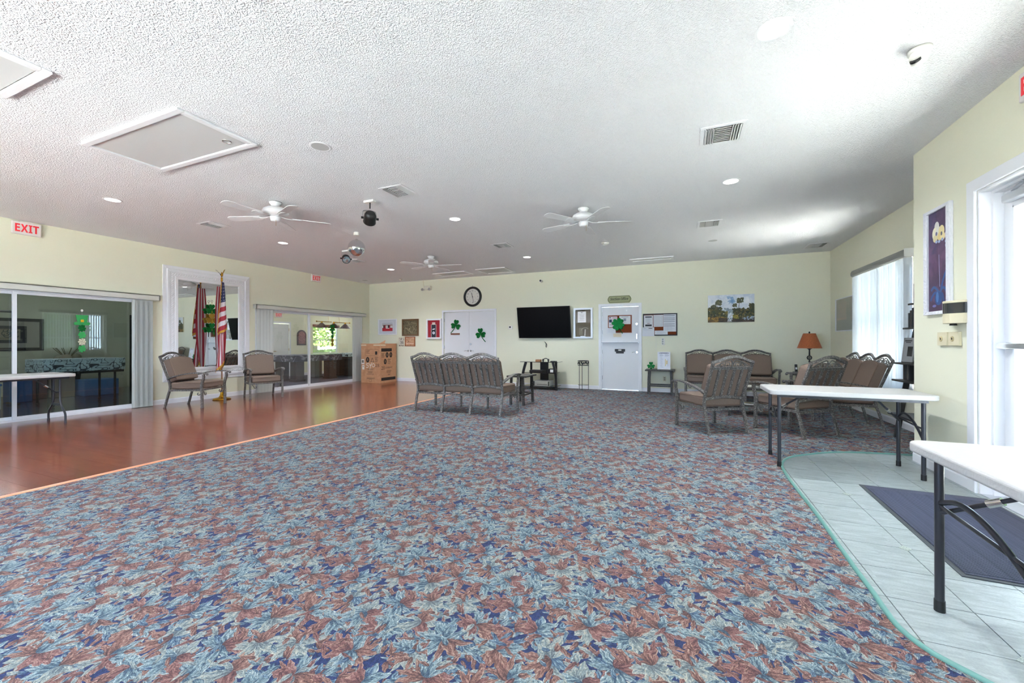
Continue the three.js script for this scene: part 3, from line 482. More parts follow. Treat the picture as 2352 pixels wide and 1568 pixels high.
{ const o = thing('smoke_detector', 'round white smoke detector in front of the right hand fan', 'smoke detector', [-1.367, HC, -7.79]); mesh('body', [lathe([[0, 0], [0.068, 0], [0.068, -0.012], [0.055, -0.032], [0, -0.038]], 28)], M.plasticWhite, o); mesh('grille', [ring(0.045, 0.004, 0, -0.034, 0, PI / 2)], M.plasticWhite, o); }
{ const o = thing('smoke_detector', 'small white detector on the ceiling above the framed photos', 'smoke detector', [-7.766, HC, -9.9]); mesh('body', [lathe([[0, 0], [0.05, 0], [0.05, -0.012], [0.03, -0.04], [0, -0.045]], 20)], M.plasticWhite, o); }
{ // dome camera
  const o = thing('security_camera', 'white eyeball security camera on the ceiling, upper right', 'camera', [1.40, HC, -3.43]);
  mesh('base', [lathe([[0, 0], [0.06, 0], [0.06, -0.02], [0.05, -0.035], [0, -0.036]], 28)], M.plasticWhite, o);
  const e = mesh('eyeball', [ball(0.048, -0.01, -0.055, 0.012, 20), cyl(0.034, 0.036, 0.05, -0.028, -0.075, 0.035, 0.9, -0.65, 0)], M.plasticWhite, o);
  mesh('lens', [cyl(0.027, 0.027, 0.012, -0.044, -0.094, 0.055, 0.9, -0.65, 0)], M.black, e);
}
{ // bullet camera on the clock wall
  const o = thing('security_camera', 'small white bullet camera above the television', 'camera', [-3.49, 2.82, ZB]);
  mesh('bracket', [cyl(0.03, 0.03, 0.015, -0.05, 0, 0.008, PI / 2), rod([-0.05, 0, 0.01], [-0.02, 0, 0.05], 0.01)], M.plasticWhite, o);
  mesh('housing', [cyl(0.036, 0.036, 0.10, 0.0, 0, 0.09, PI / 2, 0, 0, 24)], M.plasticWhite, o); mesh('lens', [cyl(0.026, 0.026, 0.006, 0.0, 0, 0.142, PI / 2, 0, 0, 24)], M.black, o);
}
// ---- exit signs
const font = await new FontLoader().loadAsync('fonts/droid/droid_sans_bold.typeface.json');
function exitSign(label, pos, turn, w = 0.31, h = 0.195) {
  const o = thing('exit_sign', label, 'exit sign', pos, turn, 'white exit signs with red letters');
  mesh('housing', [rbox(w, h, 0.045, 0.012, 0, 0, 0.028)], std('#dfd9d4', 0.5), o);
  mesh('canopy', [rbox(0.14, 0.012, 0.035, 0.003, 0, h / 2 + 0.004, 0.02)], M.plasticWhite, o);
  const g = new TextGeometry('EXIT', { font, size: h * 0.62, depth: 0.004, curveSegments: 4 }); g.computeBoundingBox(); const b = g.boundingBox; g.translate(-(b.min.x + b.max.x) / 2, -(b.min.y + b.max.y) / 2, 0); g.scale(w * 0.80 / (b.max.x - b.min.x), 1, 1); g.translate(0, 0, 0.0495);
  mesh('lettering', g, new THREE.MeshStandardMaterial({ color: '#d8323c', emissive: '#c8202c', emissiveIntensity: 0.10, roughness: 0.4 }), o);
  return o;
}
exitSign('exit sign on the left wall near the left edge of the photo', [XL, 2.955, -2.89], PI / 2);
exitSign('exit sign above the pool room sliding door', [XL, 2.965, -8.26], PI / 2);
exitSign('exit sign seen through the glass, above the six panel door', [XP, 2.14, -9.76], PI / 2, 0.27, 0.17);
exitSign('exit sign cut by the right edge, above the glass entrance', [XN, 2.90, -3.72], -PI / 2);
// ================================================================ PATIO CHAIRS AND SOFAS
// local axes: +z is where the sitter looks, origin on the floor; n seats of pitch p
function patioSeat(name, label, category, n, pos, fwd, group) {
  const p = n === 1 ? 0.56 : 0.548, W = n * p, o = thing(name, label, category, [pos[0], 0, pos[1]], Math.atan2(fwd[0], fwd[1]), group);
  const stile = (x) => [sweep([[x, 0, -0.375], [x, 0.04, -0.362], [x, 0.22, -0.315], [x, 0.36, -0.275], [x, 0.46, -0.283], [x, 0.70, -0.37], [x, 0.945, -0.462]], 0.034, 0.026, [1, 0, 0], 20), rbox(0.04, 0.014, 0.034, 0.005, x, 0.007, -0.373), ring(0.019, 0.006, x, 0.40, -0.276, 0.3, 0, 0, 10, 6)];
  const zb = (y) => -0.283 - (y - 0.46) * 0.368;   // plane of the back
  for (let i = 0; i <= n; i++) mesh('rear_leg', stile(-W / 2 + i * p), M.pewter, o);
  for (const s of [-1, 1]) {
    const x = s * (W / 2 + 0.022);
    mesh('front_leg', [sweep([[x, 0, 0.325], [x, 0.30, 0.318], [x, 0.42, 0.315], [x, 0.50, 0.335], [x, 0.56, 0.352], [x, 0.62, 0.345]], 0.036, 0.034, [1, 0, 0], 16), rbox(0.044, 0.02, 0.044, 0.006, x, 0.01, 0.325), ring(0.022, 0.006, x, 0.415, 0.315, PI / 2, 0, 0, 12, 6)], M.pewter, o);
    mesh('armrest', [sweep([[x - s * 0.012, 0.535, -0.305], [x, 0.575, -0.20], [x + s * 0.008, 0.622, 0.0], [x + s * 0.008, 0.645, 0.20], [x + s * 0.006, 0.642, 0.34], [x + s * 0.004, 0.622, 0.42]], 0.054, 0.020, [1, 0, 0], 20), ball(0.024, x + s * 0.004, 0.622, 0.415, 10)], M.pewter, o);
    mesh('scroll_bracket', [tube([[x - s * 0.02, 0.335, 0.30], [x - s * 0.02, 0.27, 0.285], [x - s * 0.02, 0.235, 0.25], [x - s * 0.02, 0.255, 0.222], [x - s * 0.02, 0.28, 0.24]], 0.008, 16, 6), tube([[x - s * 0.03, 0.33, 0.318], [x - s * 0.065, 0.27, 0.318], [x - s * 0.085, 0.235, 0.318], [x - s * 0.11, 0.245, 0.318], [x - s * 0.105, 0.275, 0.318]], 0.008, 16, 6)], M.pewter, o);
  }
  if (n > 1) for (let i = 1; i < n; i++) mesh('front_leg', [sweep([[-W / 2 + i * p, 0, 0.30], [-W / 2 + i * p, 0.32, 0.30]], 0.03, 0.03, [1, 0, 0], 4)], M.pewter, o);
  mesh('seat_frame', [box(W + 0.04, 0.032, 0.028, 0, 0.335, 0.315), box(W + 0.02, 0.030, 0.026, 0, 0.315, -0.285), box(0.024, 0.03, 0.60, -W / 2 - 0.004, 0.325, 0.015), box(0.024, 0.03, 0.60, W / 2 + 0.004, 0.325, 0.015), ...Array.from({ length: n * 2 }, (_, i) => box(0.03, 0.012, 0.59, -W / 2 + (i + 0.5) * p / 2, 0.332, 0.015))], M.pewter, o);
  const cushC = { seat: null };
  for (let i = 0; i < n; i++) {
    const cx = -W / 2 + (i + 0.5) * p, hw = p / 2 - 0.012;
    // top rail arched, lattice rail, scrolls, slats, lower rail
    const back = mesh('top_rail', [
      sweep([[cx - hw - 0.03, 0.935, zb(0.935)], [cx - hw * 0.74, 0.960, zb(0.960)], [cx - hw * 0.38, 0.996, zb(0.996)], [cx, 1.008, zb(1.008)], [cx + hw * 0.38, 0.996, zb(0.996)], [cx + hw * 0.74, 0.960, zb(0.960)], [cx + hw + 0.03, 0.935, zb(0.935)]], 0.026, 0.036, [0, -0.345, 0.94], 24),
    ], M.pewter, o);
    mesh('lattice_rail', [box(p - 0.03, 0.034, 0.022, cx, 0.862, zb(0.862), -0.352)], M.pewter, o);
    mesh('lower_rail', [
      sweep([[cx - hw, 0.452, zb(0.452)], [cx, 0.478, zb(0.478)], [cx + hw, 0.452, zb(0.452)]], 0.022, 0.036, [0, -0.345, 0.94], 10),
    ], M.pewter, o);
    for (let k = 0; k < 4; k++) { const x = cx + (k - 1.5) * hw * 0.40, slat = mesh('slat', [sweep([[x, 0.465, zb(0.465)], [x, 0.66, zb(0.66)], [x, 0.852, zb(0.852)]], 0.034, 0.012, [1, 0, 0], 4)], M.pewter, o); if (k === 1 || k === 2) mesh('leaf_boss', [ball(0.017, x + 0.006, 0.765, zb(0.765) - 0.010, 8), tube([[x, 0.75, zb(0.75) - 0.01], [x + 0.022, 0.772, zb(0.772) - 0.014], [x + 0.030, 0.795, zb(0.795) - 0.012]], 0.005, 6, 5)], M.pewter, slat); }
    const sc = [], at = (x, y) => [cx + x, y, zb(y)];
    for (const s of [-1, 1]) {
      for (const [x0, R] of [[0.060, 0.030], [0.138, 0.024], [0.195, 0.014]]) sc.push(tube(Array.from({ length: 11 }, (_, q) => { const a = q / 10 * PI * 1.7, r = R * (1 - q * 0.055); return at(s * (x0 + r * Math.cos(a + 0.6)), 0.915 - x0 * 0.10 + r * Math.sin(a + 0.6)); }), 0.0065, 14, 5));
      sc.push(tube([at(s * 0.005, 0.88), at(s * 0.03, 0.965), at(s * 0.09, 0.955), at(s * 0.16, 0.93), at(s * 0.24, 0.885)], 0.007, 14, 5), tube([at(s * 0.10, 0.88), at(s * 0.105, 0.95)], 0.006, 4, 5), tube([at(s * 0.17, 0.88), at(s * 0.175, 0.93)], 0.006, 4, 5));
    }
    sc.push(ball(0.016, ...at(0, 0.93), 8));
    mesh('scrollwork', sc, M.pewter, back);
    // cushions
    const seat = mesh('seat_cushion', [rbox(p - 0.022, 0.125, 0.60, 0.03, cx, 0.412, 0.025, -0.03, 0, 0, 3)], M.cushion, o);
    const loop = (y, d) => [[-1, -1], [1, -1], [1, 1], [-1, 1]].flatMap(([a, b]) => { const X = (p - 0.026) / 2, Z = 0.297, r = 0.03; return [[cx + a * (X - (a === b ? 0 : r)), y - b * 0.009, 0.025 + b * (Z - (a === b ? r : 0))], [cx + a * (X - (a === b ? r : 0)), y - b * 0.009, 0.025 + b * (Z - (a === b ? 0 : r))]]; });
    mesh('piping', [tube(loop(0.466), 0.005, 60, 5, true), tube(loop(0.362), 0.005, 60, 5, true)], M.piping, seat);
    const s = new THREE.Shape(), bw = p / 2 - 0.014, r = 0.035; s.moveTo(-bw + r, 0); s.lineTo(bw - r, 0); s.quadraticCurveTo(bw, 0, bw, r); s.lineTo(bw, 0.385); s.quadraticCurveTo(bw, 0.415, bw - 0.035, 0.422); s.quadraticCurveTo(0, 0.475, -bw + 0.035, 0.422); s.quadraticCurveTo(-bw, 0.415, -bw, 0.385); s.lineTo(-bw, r); s.quadraticCurveTo(-bw, 0, -bw + r, 0);
    const bc = extrude(s, 0.125, 0.022, 10, 3); metric(bc); place(bc, cx, 0.475, -0.275, -0.352);
    const cushion = mesh('back_cushion', bc, M.cushion, o), outline = s.getPoints(10).filter((_, q) => q % 1 === 0);
    const pipe = (d) => { const t = tube(outline.map((q) => [q.x * 0.985, q.y * 0.99 + 0.002, d]), 0.005, 70, 5, true); return place(t, cx, 0.475, -0.275, -0.352); };
    mesh('piping', [pipe(0.113), pipe(0.012)], M.piping, cushion);
  }
  return o;
}
const SF = 'brown cushioned patio sofas', SC = 'brown cushioned patio chairs';
patioSeat('patio_chair', 'brown cushioned metal patio chair angled in front of the mirror, left of the flag', 'chair', 1, [-8.528, -4.82], [0.917, -0.398], SC);
patioSeat('patio_chair', 'brown cushioned metal patio chair facing the viewer, right of the flag', 'chair', 1, [-8.505, -6.125], [0.915, 0.403], SC);
patioSeat('patio_chair', 'brown cushioned metal patio chair seen from behind, slatted back, left of the coffee table', 'chair', 1, [0.33, -6.27], [-0.538, -0.843], SC);
patioSeat('patio_chair', 'brown cushioned metal patio chair seen from behind, partly behind the white folding table', 'chair', 1, [1.351, -6.475], [-0.618, -0.786], SC);
patioSeat('patio_sofa', 'three seat patio sofa seen from behind on the carpet by the dance floor', 'sofa', 3, [-3.535, -6.31], [0, -1], SF);
patioSeat('patio_sofa', 'three seat patio sofa against the cream wall under the landscape painting', 'sofa', 3, [0.87, -9.70], [0, 1], SF);
patioSeat('patio_sofa', 'three seat patio sofa with its back to the blind covered window', 'sofa', 3, [2.11, -7.81], [-1, 0], SF);

// ================================================================ TABLES
function endTable(label, x, z, w, d, h, turn = 0) {
  const o = thing('end_table', label, 'side table', [x, 0, z], turn, 'small metal end tables');
  mesh('tabletop', [rbox(w, 0.03, d, 0.008, 0, h - 0.015, 0)], M.pewterDark, o);
  for (const a of [-1, 1]) for (const b of [-1, 1]) mesh('leg', [sweep([[a * (w / 2 - 0.07), 0, b * (d / 2 - 0.05)], [a * (w / 2 - 0.075), h * 0.6, b * (d / 2 - 0.05)], [a * (w / 2 - 0.085), h - 0.03, b * (d / 2 - 0.05)]], 0.04, 0.04, [1, 0, 0], 6)], M.pewterDark, o);
  mesh('stretcher', [box(w - 0.16, 0.028, 0.026, 0, 0.19, d / 2 - 0.05), box(w - 0.16, 0.028, 0.026, 0, 0.19, -d / 2 + 0.05), ...[-1, 1].map((s) => box(0.026, 0.028, d - 0.1, s * (w / 2 - 0.075), 0.19, 0))], M.pewterDark, o);
  return o;
}
M.pewterDark = std('#a9a9a9', 0.5, { metalness: 0.25, map: M.pewter.map });
endTable('grey metal end table between the office door and the sofa', -0.51, -10.08, 0.64, 0.50, 0.56);
endTable('grey metal end table at the right end of the sofa seen from behind', -2.93, -7.45, 0.40, 0.60, 0.56);
endTable('grey metal end table under the lamp in the far corner', 2.30, -9.92, 0.62, 0.56, 0.56);
const tableWhite = std('#b4b2af', 0.45, { bumpMap: wallBump, bumpScale: 0.0008 });
M.tableLeg = std('#3c3d42', 0.35, { metalness: 0.5 });
function foldTable(label, cx, cz, L, D, turn, style) {   // long side along local x
  const o = thing('folding_table', label, 'folding table', [cx, 0, cz], turn, 'white folding tables'), H = 0.74;
  const top = extrude(rrect(L, D, 0.07), 0.045, 0.01, 8, 3).rotateX(-PI / 2).translate(0, H - 0.045, 0);
  const t = mesh('tabletop', top, tableWhite, o);
  mesh('underside_rail', [box(L - 0.14, 0.03, 0.02, 0, H - 0.055, D / 2 - 0.06), box(L - 0.14, 0.03, 0.02, 0, H - 0.055, -D / 2 + 0.06)], M.tableLeg, t);
  if (L > 1) mesh('fold_seam', [box(0.003, 0.0006, D - 0.03, 0, H + 0.0001, 0)], std('#bdbbb5', 0.6), t);
  for (const s of [-1, 1]) {
    const x = s * (L / 2 - 0.09), zz = D / 2 - 0.085;
    if (style === 'straight') {
      for (const b of [-1, 1]) { const l = mesh('leg', [rod([x, 0.03, b * zz], [x, H - 0.045, b * zz], 0.0165, 12)], M.tableLeg, o); mesh('foot_cap', [cyl(0.019, 0.0195, 0.05, x, 0.025, b * zz, 0, 0, 0, 12)], M.black, l); }
      mesh('arched_brace', [tube([[x, H - 0.26, -zz], [x, H - 0.215, -zz * 0.55], [x, H - 0.235, 0], [x, H - 0.31, zz * 0.55], [x, H - 0.40, zz]], 0.011, 20, 8)], M.tableLeg, o);
      mesh('cross_rod', [rod([x, H - 0.27, -zz], [x, H - 0.30, zz], 0.008)], M.tableLeg, o);
    } else {
      for (const b of [-1, 1]) mesh('leg', [tube([[x, 0.01, b * (zz - 0.03)], [x, 0.14, b * (zz - 0.04)], [x, 0.26, b * 0.135], [x, 0.36, b * 0.105], [x, H - 0.045, b * 0.10]], 0.0135, 26, 10), cyl(0.017, 0.017, 0.025, x, 0.0125, b * (zz - 0.03), 0, 0, 0, 12)], M.tableLeg, o);
      mesh('cross_bar', [box(0.018, 0.035, 0.24, x, 0.265, 0)], M.tableLeg, o); mesh('cross_bar', [box(0.016, 0.02, 0.22, x, 0.45, 0)], M.tableLeg, o);
    }
    const br = mesh('folding_brace', [rod([x, H - 0.30, style === 'straight' ? -zz + 0.01 : 0], [s * (L / 2 - 0.36), H - 0.05, 0], 0.0095)], M.tableLeg, o);
    mesh('lock_ring', [cyl(0.016, 0.016, 0.05, 0, 0, 0)].map((g) => { const A = V3(x, H - 0.30, style === 'straight' ? -zz + 0.01 : 0), B = V3(s * (L / 2 - 0.36), H - 0.05, 0), d = B.clone().sub(A); g.applyQuaternion(new THREE.Quaternion().setFromUnitVectors(V3(0, 1, 0), d.clone().normalize())); const m = A.addScaledVector(d, 0.42); return g.translate(m.x, m.y, m.z); }), M.chrome, br);
  }
  return o;
}
foldTable('white folding table standing half on the tiles in front of the patio chairs', 1.375, -4.85, 1.24, 0.62, 0, 'straight');
foldTable('white folding table cut by the right edge of the photo, nearest the viewer', 1.57, -2.12, 1.22, 0.77, 0.01, 'straight');
foldTable('white folding table in front of the left sliding door', -8.80, -2.21, 1.83, 0.76, PI / 2, 'wishbone');
{ // coffee table with two tiers
  const o = thing('coffee_table', 'low grey metal coffee table between the patio chairs and sofas', 'coffee table', [1.10, 0, -7.75]), w = 0.95, d = 0.62, h = 0.46;
  mesh('tabletop', [rbox(w, 0.03, d, 0.008, 0, h - 0.015, 0)], M.pewterDark, o); mesh('lower_shelf', [box(w - 0.14, 0.018, d - 0.12, 0, 0.17, 0)], M.pewterDark, o);
  for (const a of [-1, 1]) for (const b of [-1, 1]) mesh('leg', [sweep([[a * (w / 2 - 0.05), 0, b * (d / 2 - 0.05)], [a * (w / 2 - 0.06), 0.2, b * (d / 2 - 0.06)], [a * (w / 2 - 0.05), h - 0.03, b * (d / 2 - 0.05)]], 0.042, 0.042, [1, 0, 0], 6)], M.pewterDark, o);
}
const printTex = (bg, seedv, cols) => canvasTex(256, 320, (c, w, h) => { c.fillStyle = bg; c.fillRect(0, 0, w, h); for (let i = 0; i < 14; i++) { c.fillStyle = cols[(i + seedv) % cols.length]; c.fillRect(24 + ((i * 37 + seedv * 11) % 60), 30 + i * 19, 90 + ((i * 53 + seedv * 29) % 90), 8); } c.fillStyle = cols[seedv % cols.length]; c.fillRect(40, 60 + seedv * 12, 120, 70); });
const magMat = [std('#ffffff', 0.4, { map: printTex('#d9d6cc', 0, ['#7c8fa5', '#3e4a5c', '#b58a6a']) }), std('#ffffff', 0.4, { map: printTex('#e6e2d8', 2, ['#444', '#8c2f2a', '#556b4f']) }), std('#ffffff', 0.4, { map: printTex('#cfd8dd', 1, ['#1f2a3a', '#c9a63d', '#5a6a7a']) })];
[[0.98, 0.462, -7.72, 0.3, 0, 'open white magazine on top of the coffee table'], [1.32, 0.462, -7.85, -0.4, 1, 'closed magazine on the coffee table, right side'], [1.00, 0.181, -7.70, 0.2, 2, 'magazine lying on the lower shelf of the coffee table, left'], [1.25, 0.181, -7.78, -0.2, 0, 'magazine lying on the lower shelf of the coffee table, right']].forEach(([x, y, z, t, k, l]) => { const m = mesh('magazine', [rbox(0.21, 0.010, 0.28, 0.002, 0, 0.005, 0)], M.paper); m.position.set(x, y, z); m.rotation.y = t; tag(m, l, 'magazine', 'magazines on the coffee table'); const c = mesh('cover', new THREE.PlaneGeometry(0.208, 0.278).rotateX(-PI / 2).translate(0, 0.0104, 0), magMat[k], m); });

// ================================================================ TELEVISION AND STAND
{
  const o = thing('television', 'large black flat television tilted forward on the wall', 'television', [-3.40, 1.715, ZB]);
  mesh('wall_mount', [box(0.4, 0.3, 0.03, 0, 0, 0.015), rod([0, 0, 0.02], [0, 0, 0.13], 0.025)], M.black, o);
  const g = new THREE.Group(); g.name = 'set'; g.position.set(0, 0, 0.15); g.rotation.x = 0.20; o.add(g);
  mesh('bezel', [rbox(1.45, 0.83, 0.035, 0.006, 0, 0, 0)], M.black, g); mesh('back_cover', [rbox(1.1, 0.55, 0.04, 0.012, 0, -0.05, -0.034)], M.blackMatte, g);
  mesh('screen', [box(1.43, 0.805, 0.002, 0, 0.004, 0.0182)], phys('#040405', 0.5, { specularIntensity: 0.25 }), g);
  mesh('power_cord', [tube([[0.02, -0.52, 0.08], [0.05, -0.58, 0.05], [0.03, -0.66, 0.03]], 0.009, 10, 6), tube([[-0.01, -0.5, 0.06], [0.03, -0.56, 0.05], [0.02, -0.64, 0.035]], 0.006, 10, 6)], M.black, o);
}
tag(mesh('cable_raceway', [rbox(0.055, 0.60, 0.022, 0.006, -3.43, 0.885, ZB + 0.011)], M.wall), 'cream cable cover running down the wall below the television', 'cable cover');
{
  const o = thing('media_stand', 'black glass media stand with curved sides below the television', 'tv stand', [-3.37, 0, -9.93]);
  const shelf = (y, w, d, z = 0) => rbox(w, 0.014, d, 0.005, 0, y, z);
  mesh('top_shelf', [shelf(0.695, 1.0, 0.44)], M.blackGlass = phys('#0b0c0d', 0.08, { clearcoat: 1 }), o); mesh('middle_shelf', [shelf(0.42, 0.86, 0.42)], M.blackGlass, o); mesh('bottom_shelf', [shelf(0.085, 0.92, 0.46)], M.blackGlass, o);
  for (const s of [-1, 1]) { mesh('front_post', [sweep([[s * 0.36, 0.69, 0.16], [s * 0.40, 0.55, 0.17], [s * 0.44, 0.35, 0.18], [s * 0.455, 0.0, 0.19]], 0.06, 0.035, [1, 0, 0], 14)], M.black, o); mesh('rear_post', [box(0.05, 0.69, 0.03, s * 0.34, 0.345, -0.18)], M.black, o); }
  mesh('spine', [box(0.22, 0.66, 0.02, 0.02, 0.36, -0.19)], M.dark, o);
}
{ const o = thing('amplifier', 'silver rack amplifier on the bottom shelf of the media stand', 'amplifier', [-3.29, 0.093, -9.86]); mesh('body', [rbox(0.42, 0.13, 0.32, 0.006, 0, 0.07, 0)], M.alu, o); mesh('front_panel', [box(0.43, 0.132, 0.006, 0, 0.07, 0.163)], std('#b4b4ae', 0.4, { metalness: 0.5 }), o); for (let i = 0; i < 8; i++) mesh('knob', [cyl(0.009, 0.009, 0.014, -0.10 + i * 0.034, 0.045, 0.172, PI / 2, 0, 0, 12)], M.black, o); for (const s of [-1, 1]) mesh('rack_handle', [rbox(0.016, 0.11, 0.03, 0.004, s * 0.19, 0.07, 0.178)], M.black, o); }
{ const o = thing('disc_player', 'black disc player on the middle shelf of the media stand', 'disc player', [-3.45, 0.427, -9.88]); mesh('body', [rbox(0.36, 0.06, 0.26, 0.005, 0, 0.03, 0)], M.black, o); mesh('display_strip', [box(0.2, 0.012, 0.002, 0, 0.034, 0.131)], M.dark, o); }
{ const o = thing('network_box', 'black box with grey sticker on the right of the middle shelf', 'electronics', [-3.06, 0.427, -9.86]); mesh('body', [rbox(0.17, 0.10, 0.2, 0.006, 0, 0.05, 0)], M.black, o); mesh('sticker', [box(0.08, 0.07, 0.001, 0.02, 0.05, 0.1005)], M.paper, o); }
{ const o = thing('headphones', 'black headset lying on top of the media stand', 'headphones', [-3.24, 0.702, -9.90]); mesh('headband', [ring(0.07, 0.010, 0, 0.012, 0, 0, 0, 0, 20, 8, PI)], M.black, o); for (const s of [-1, 1]) mesh('ear_cup', [cyl(0.035, 0.035, 0.025, s * 0.07, 0.035, 0, 0, 0, PI / 2)], M.black, o); }
tag(mesh('cardboard_carton', [rbox(0.13, 0.05, 0.12, 0.002, -3.44, 0.727, -9.92)], std('#a8754f', 0.8)), 'small brown carton on top of the media stand', 'carton');
{ const o = thing('remote_control', 'black remote on the right of the media stand top', 'remote', [-3.02, 0.702, -9.86], 0.4); mesh('body', [rbox(0.17, 0.02, 0.05, 0.008, 0, 0.01, 0)], M.black, o); mesh('buttons', [box(0.1, 0.003, 0.03, -0.01, 0.021, 0)], M.dark, o); }
{ // plant stand
  const o = thing('plant_stand', 'tall slim black metal plant stand left of the office door', 'plant stand', [-2.335, 0, -10.16]);
  mesh('top_ring', [ring(0.135, 0.008, 0, 0.725, 0, PI / 2, 0, 0, 30), ring(0.135, 0.006, 0, 0.615, 0, PI / 2, 0, 0, 30)], M.black, o);
  for (let i = 0; i < 3; i++) { const a = PI / 2 + i * PI * 2 / 3; mesh('leg', [rod([0.135 * Math.cos(a), 0.725, 0.135 * Math.sin(a)], [0.135 * Math.cos(a), 0, 0.135 * Math.sin(a)], 0.007)], M.black, o); }
  mesh('lower_ring', [ring(0.125, 0.004, 0, 0.12, 0, PI / 2, 0, 0, 30)], M.black, o);
  for (let i = 0; i < 9; i++) { const a = i * PI * 2 / 9, s = new THREE.Shape(); s.moveTo(0, -0.05); s.quadraticCurveTo(0.045, 0, 0, 0.05); s.quadraticCurveTo(-0.03, 0, 0, -0.05); mesh('leaf_ornament', [place(extrude(s, 0.004), 0.136 * Math.cos(a), 0.67, 0.136 * Math.sin(a), 0, PI / 2 - a, i % 2 ? 0.7 : -0.7)], M.black, o); }
}
// ================================================================ ON THE WALLS
const onBack = (x, y) => [x, y, ZB];
// four mitred bars; local z out of the wall
function bars(w, h, fx, d, fy = fx, b = 0.002) {
  const t = (p) => extrude(shapeOf(p), d, b, 1, 1), W = w / 2, H = h / 2, X = W - fx, Y = H - fy;
  return [t([[-W, -H], [W, -H], [X, -Y], [-X, -Y]]), t([[W, -H], [W, H], [X, Y], [X, -Y]]), t([[W, H], [-W, H], [-X, Y], [X, Y]]), t([[-W, H], [-W, -H], [-X, -Y], [-X, Y]])];
}
// frame around a print
function framed(name, label, category, pos, turn, w, h, fw, frameMat, tex, o2 = {}) {
  const o = thing(name, label, category, pos, turn), d = o2.depth ?? 0.025;
  mesh('frame', bars(w, h, fw, d), frameMat, o);
  mesh('print', new THREE.PlaneGeometry(w - 2 * fw, h - 2 * fw).translate(0, 0, d * 0.38), o2.printMat ?? std('#ffffff', 0.6, { map: tex }), o);
  if (o2.glass) mesh('glazing', [box(w - 2 * fw, h - 2 * fw, 0.002, 0, 0, d * 0.7)], M.glass, o);
  return o;
}
const blotch = (c, w, h, n, cols, r0, r1, y0 = 0, y1 = 1, x0 = 0, x1 = 1) => { for (let i = 0; i < n; i++) { c.fillStyle = cols[rnd() * cols.length | 0]; c.beginPath(); c.ellipse(rr(x0, x1) * w, rr(y0, y1) * h, rr(r0, r1) * w, rr(r0, r1) * w * rr(0.4, 1), rr(0, 3), 0, 7); c.fill(); } };
// photo of a group at a red table
framed('framed_photo', 'white framed group photo with a red table, above the cardboard box', 'picture', onBack(-8.634, 1.685), 0, 0.73, 0.50, 0.03, M.white, canvasTex(384, 256, (c, w, h) => {
  c.fillStyle = '#c9cbd2'; c.fillRect(0, 0, w, h); const X = w * 0.2, Y = h * 0.2, W = w * 0.6, H = h * 0.6; c.fillStyle = '#3a3238'; c.fillRect(X, Y, W, H); c.fillStyle = '#b9bcc4'; c.fillRect(X, Y, W, H * 0.25);
  for (let i = 0; i < 9; i++) { c.fillStyle = ['#e6e2de', '#2a2228', '#b3202e', '#d9d4d0'][i % 4]; c.fillRect(X + i * W / 9, Y + H * 0.32, W / 11, H * 0.35); c.fillStyle = '#c79d86'; c.beginPath(); c.arc(X + (i + 0.45) * W / 9, Y + H * 0.26, W / 34, 0, 7); c.fill(); }
  c.fillStyle = '#b3172a'; c.fillRect(X, Y + H * 0.62, W, H * 0.38); c.fillStyle = '#e6dcdc'; c.fillRect(X + W * 0.35, Y + H * 0.63, W * 0.35, H * 0.07); c.strokeStyle = '#e9eaee'; c.lineWidth = 3; c.strokeRect(X - 14, Y - 12, W + 28, H + 24);
}));
framed('framed_map', 'brown framed sepia aerial map, between the two framed photos', 'picture', onBack(-7.757, 1.655), 0, 0.615, 0.52, 0.045, std('#6a4a2a', 0.4), canvasTex(384, 320, (c, w, h) => {
  c.fillStyle = '#6b6046'; c.fillRect(0, 0, w, h); blotch(c, w, h, 220, ['rgba(50,42,28,.5)', 'rgba(130,118,90,.4)', 'rgba(90,80,56,.5)'], 0.01, 0.06); c.strokeStyle = '#b8ab88'; c.lineWidth = 5; for (const p of [[[0.05, 0.6], [0.3, 0.55], [0.55, 0.9]], [[0.1, 0.45], [0.35, 0.7], [0.6, 0.85]], [[0.95, 0.3], [0.75, 0.6], [0.6, 0.95]], [[0.3, 0.05], [0.5, 0.45], [0.45, 0.7]], [[0.55, 0.15], [0.95, 0.22]], [[0.65, 0.4], [0.9, 0.75]]]) { c.beginPath(); p.forEach(([x, y], i) => i ? c.lineTo(x * w, y * h) : c.moveTo(x * w, y * h)); c.stroke(); } c.fillStyle = '#e8e0c8'; c.fillRect(w * 0.42, h * 0.58, 14, 14);
}));
framed('shadow_box', 'white framed red display with a dark banner, beside the double door', 'picture', onBack(-6.885, 1.60), 0, 0.52, 0.60, 0.045, M.white, canvasTex(256, 320, (c, w, h) => {
  c.fillStyle = '#9c0f22'; c.fillRect(0, 0, w, h); c.fillStyle = '#c8b8b2'; c.fillRect(w * 0.24, h * 0.24, w * 0.44, h * 0.76); c.fillStyle = '#1d2433'; c.fillRect(w * 0.28, h * 0.26, w * 0.36, h * 0.74); c.fillStyle = '#d8ccc0'; c.fillRect(w * 0.33, h * 0.12, w * 0.26, h * 0.14); c.fillStyle = '#e8ecf2'; c.beginPath(); c.arc(w * 0.46, h * 0.74, w * 0.1, 0, 7); c.fill(); c.fillStyle = '#1d2433'; c.beginPath(); c.arc(w * 0.46, h * 0.74, w * 0.04, 0, 7); c.fill(); c.fillStyle = '#e8ecf2'; c.beginPath(); c.ellipse(w * 0.46, h * 0.52, w * 0.12, h * 0.03, -0.2, 0, 7); c.fill();
}), { depth: 0.05 });
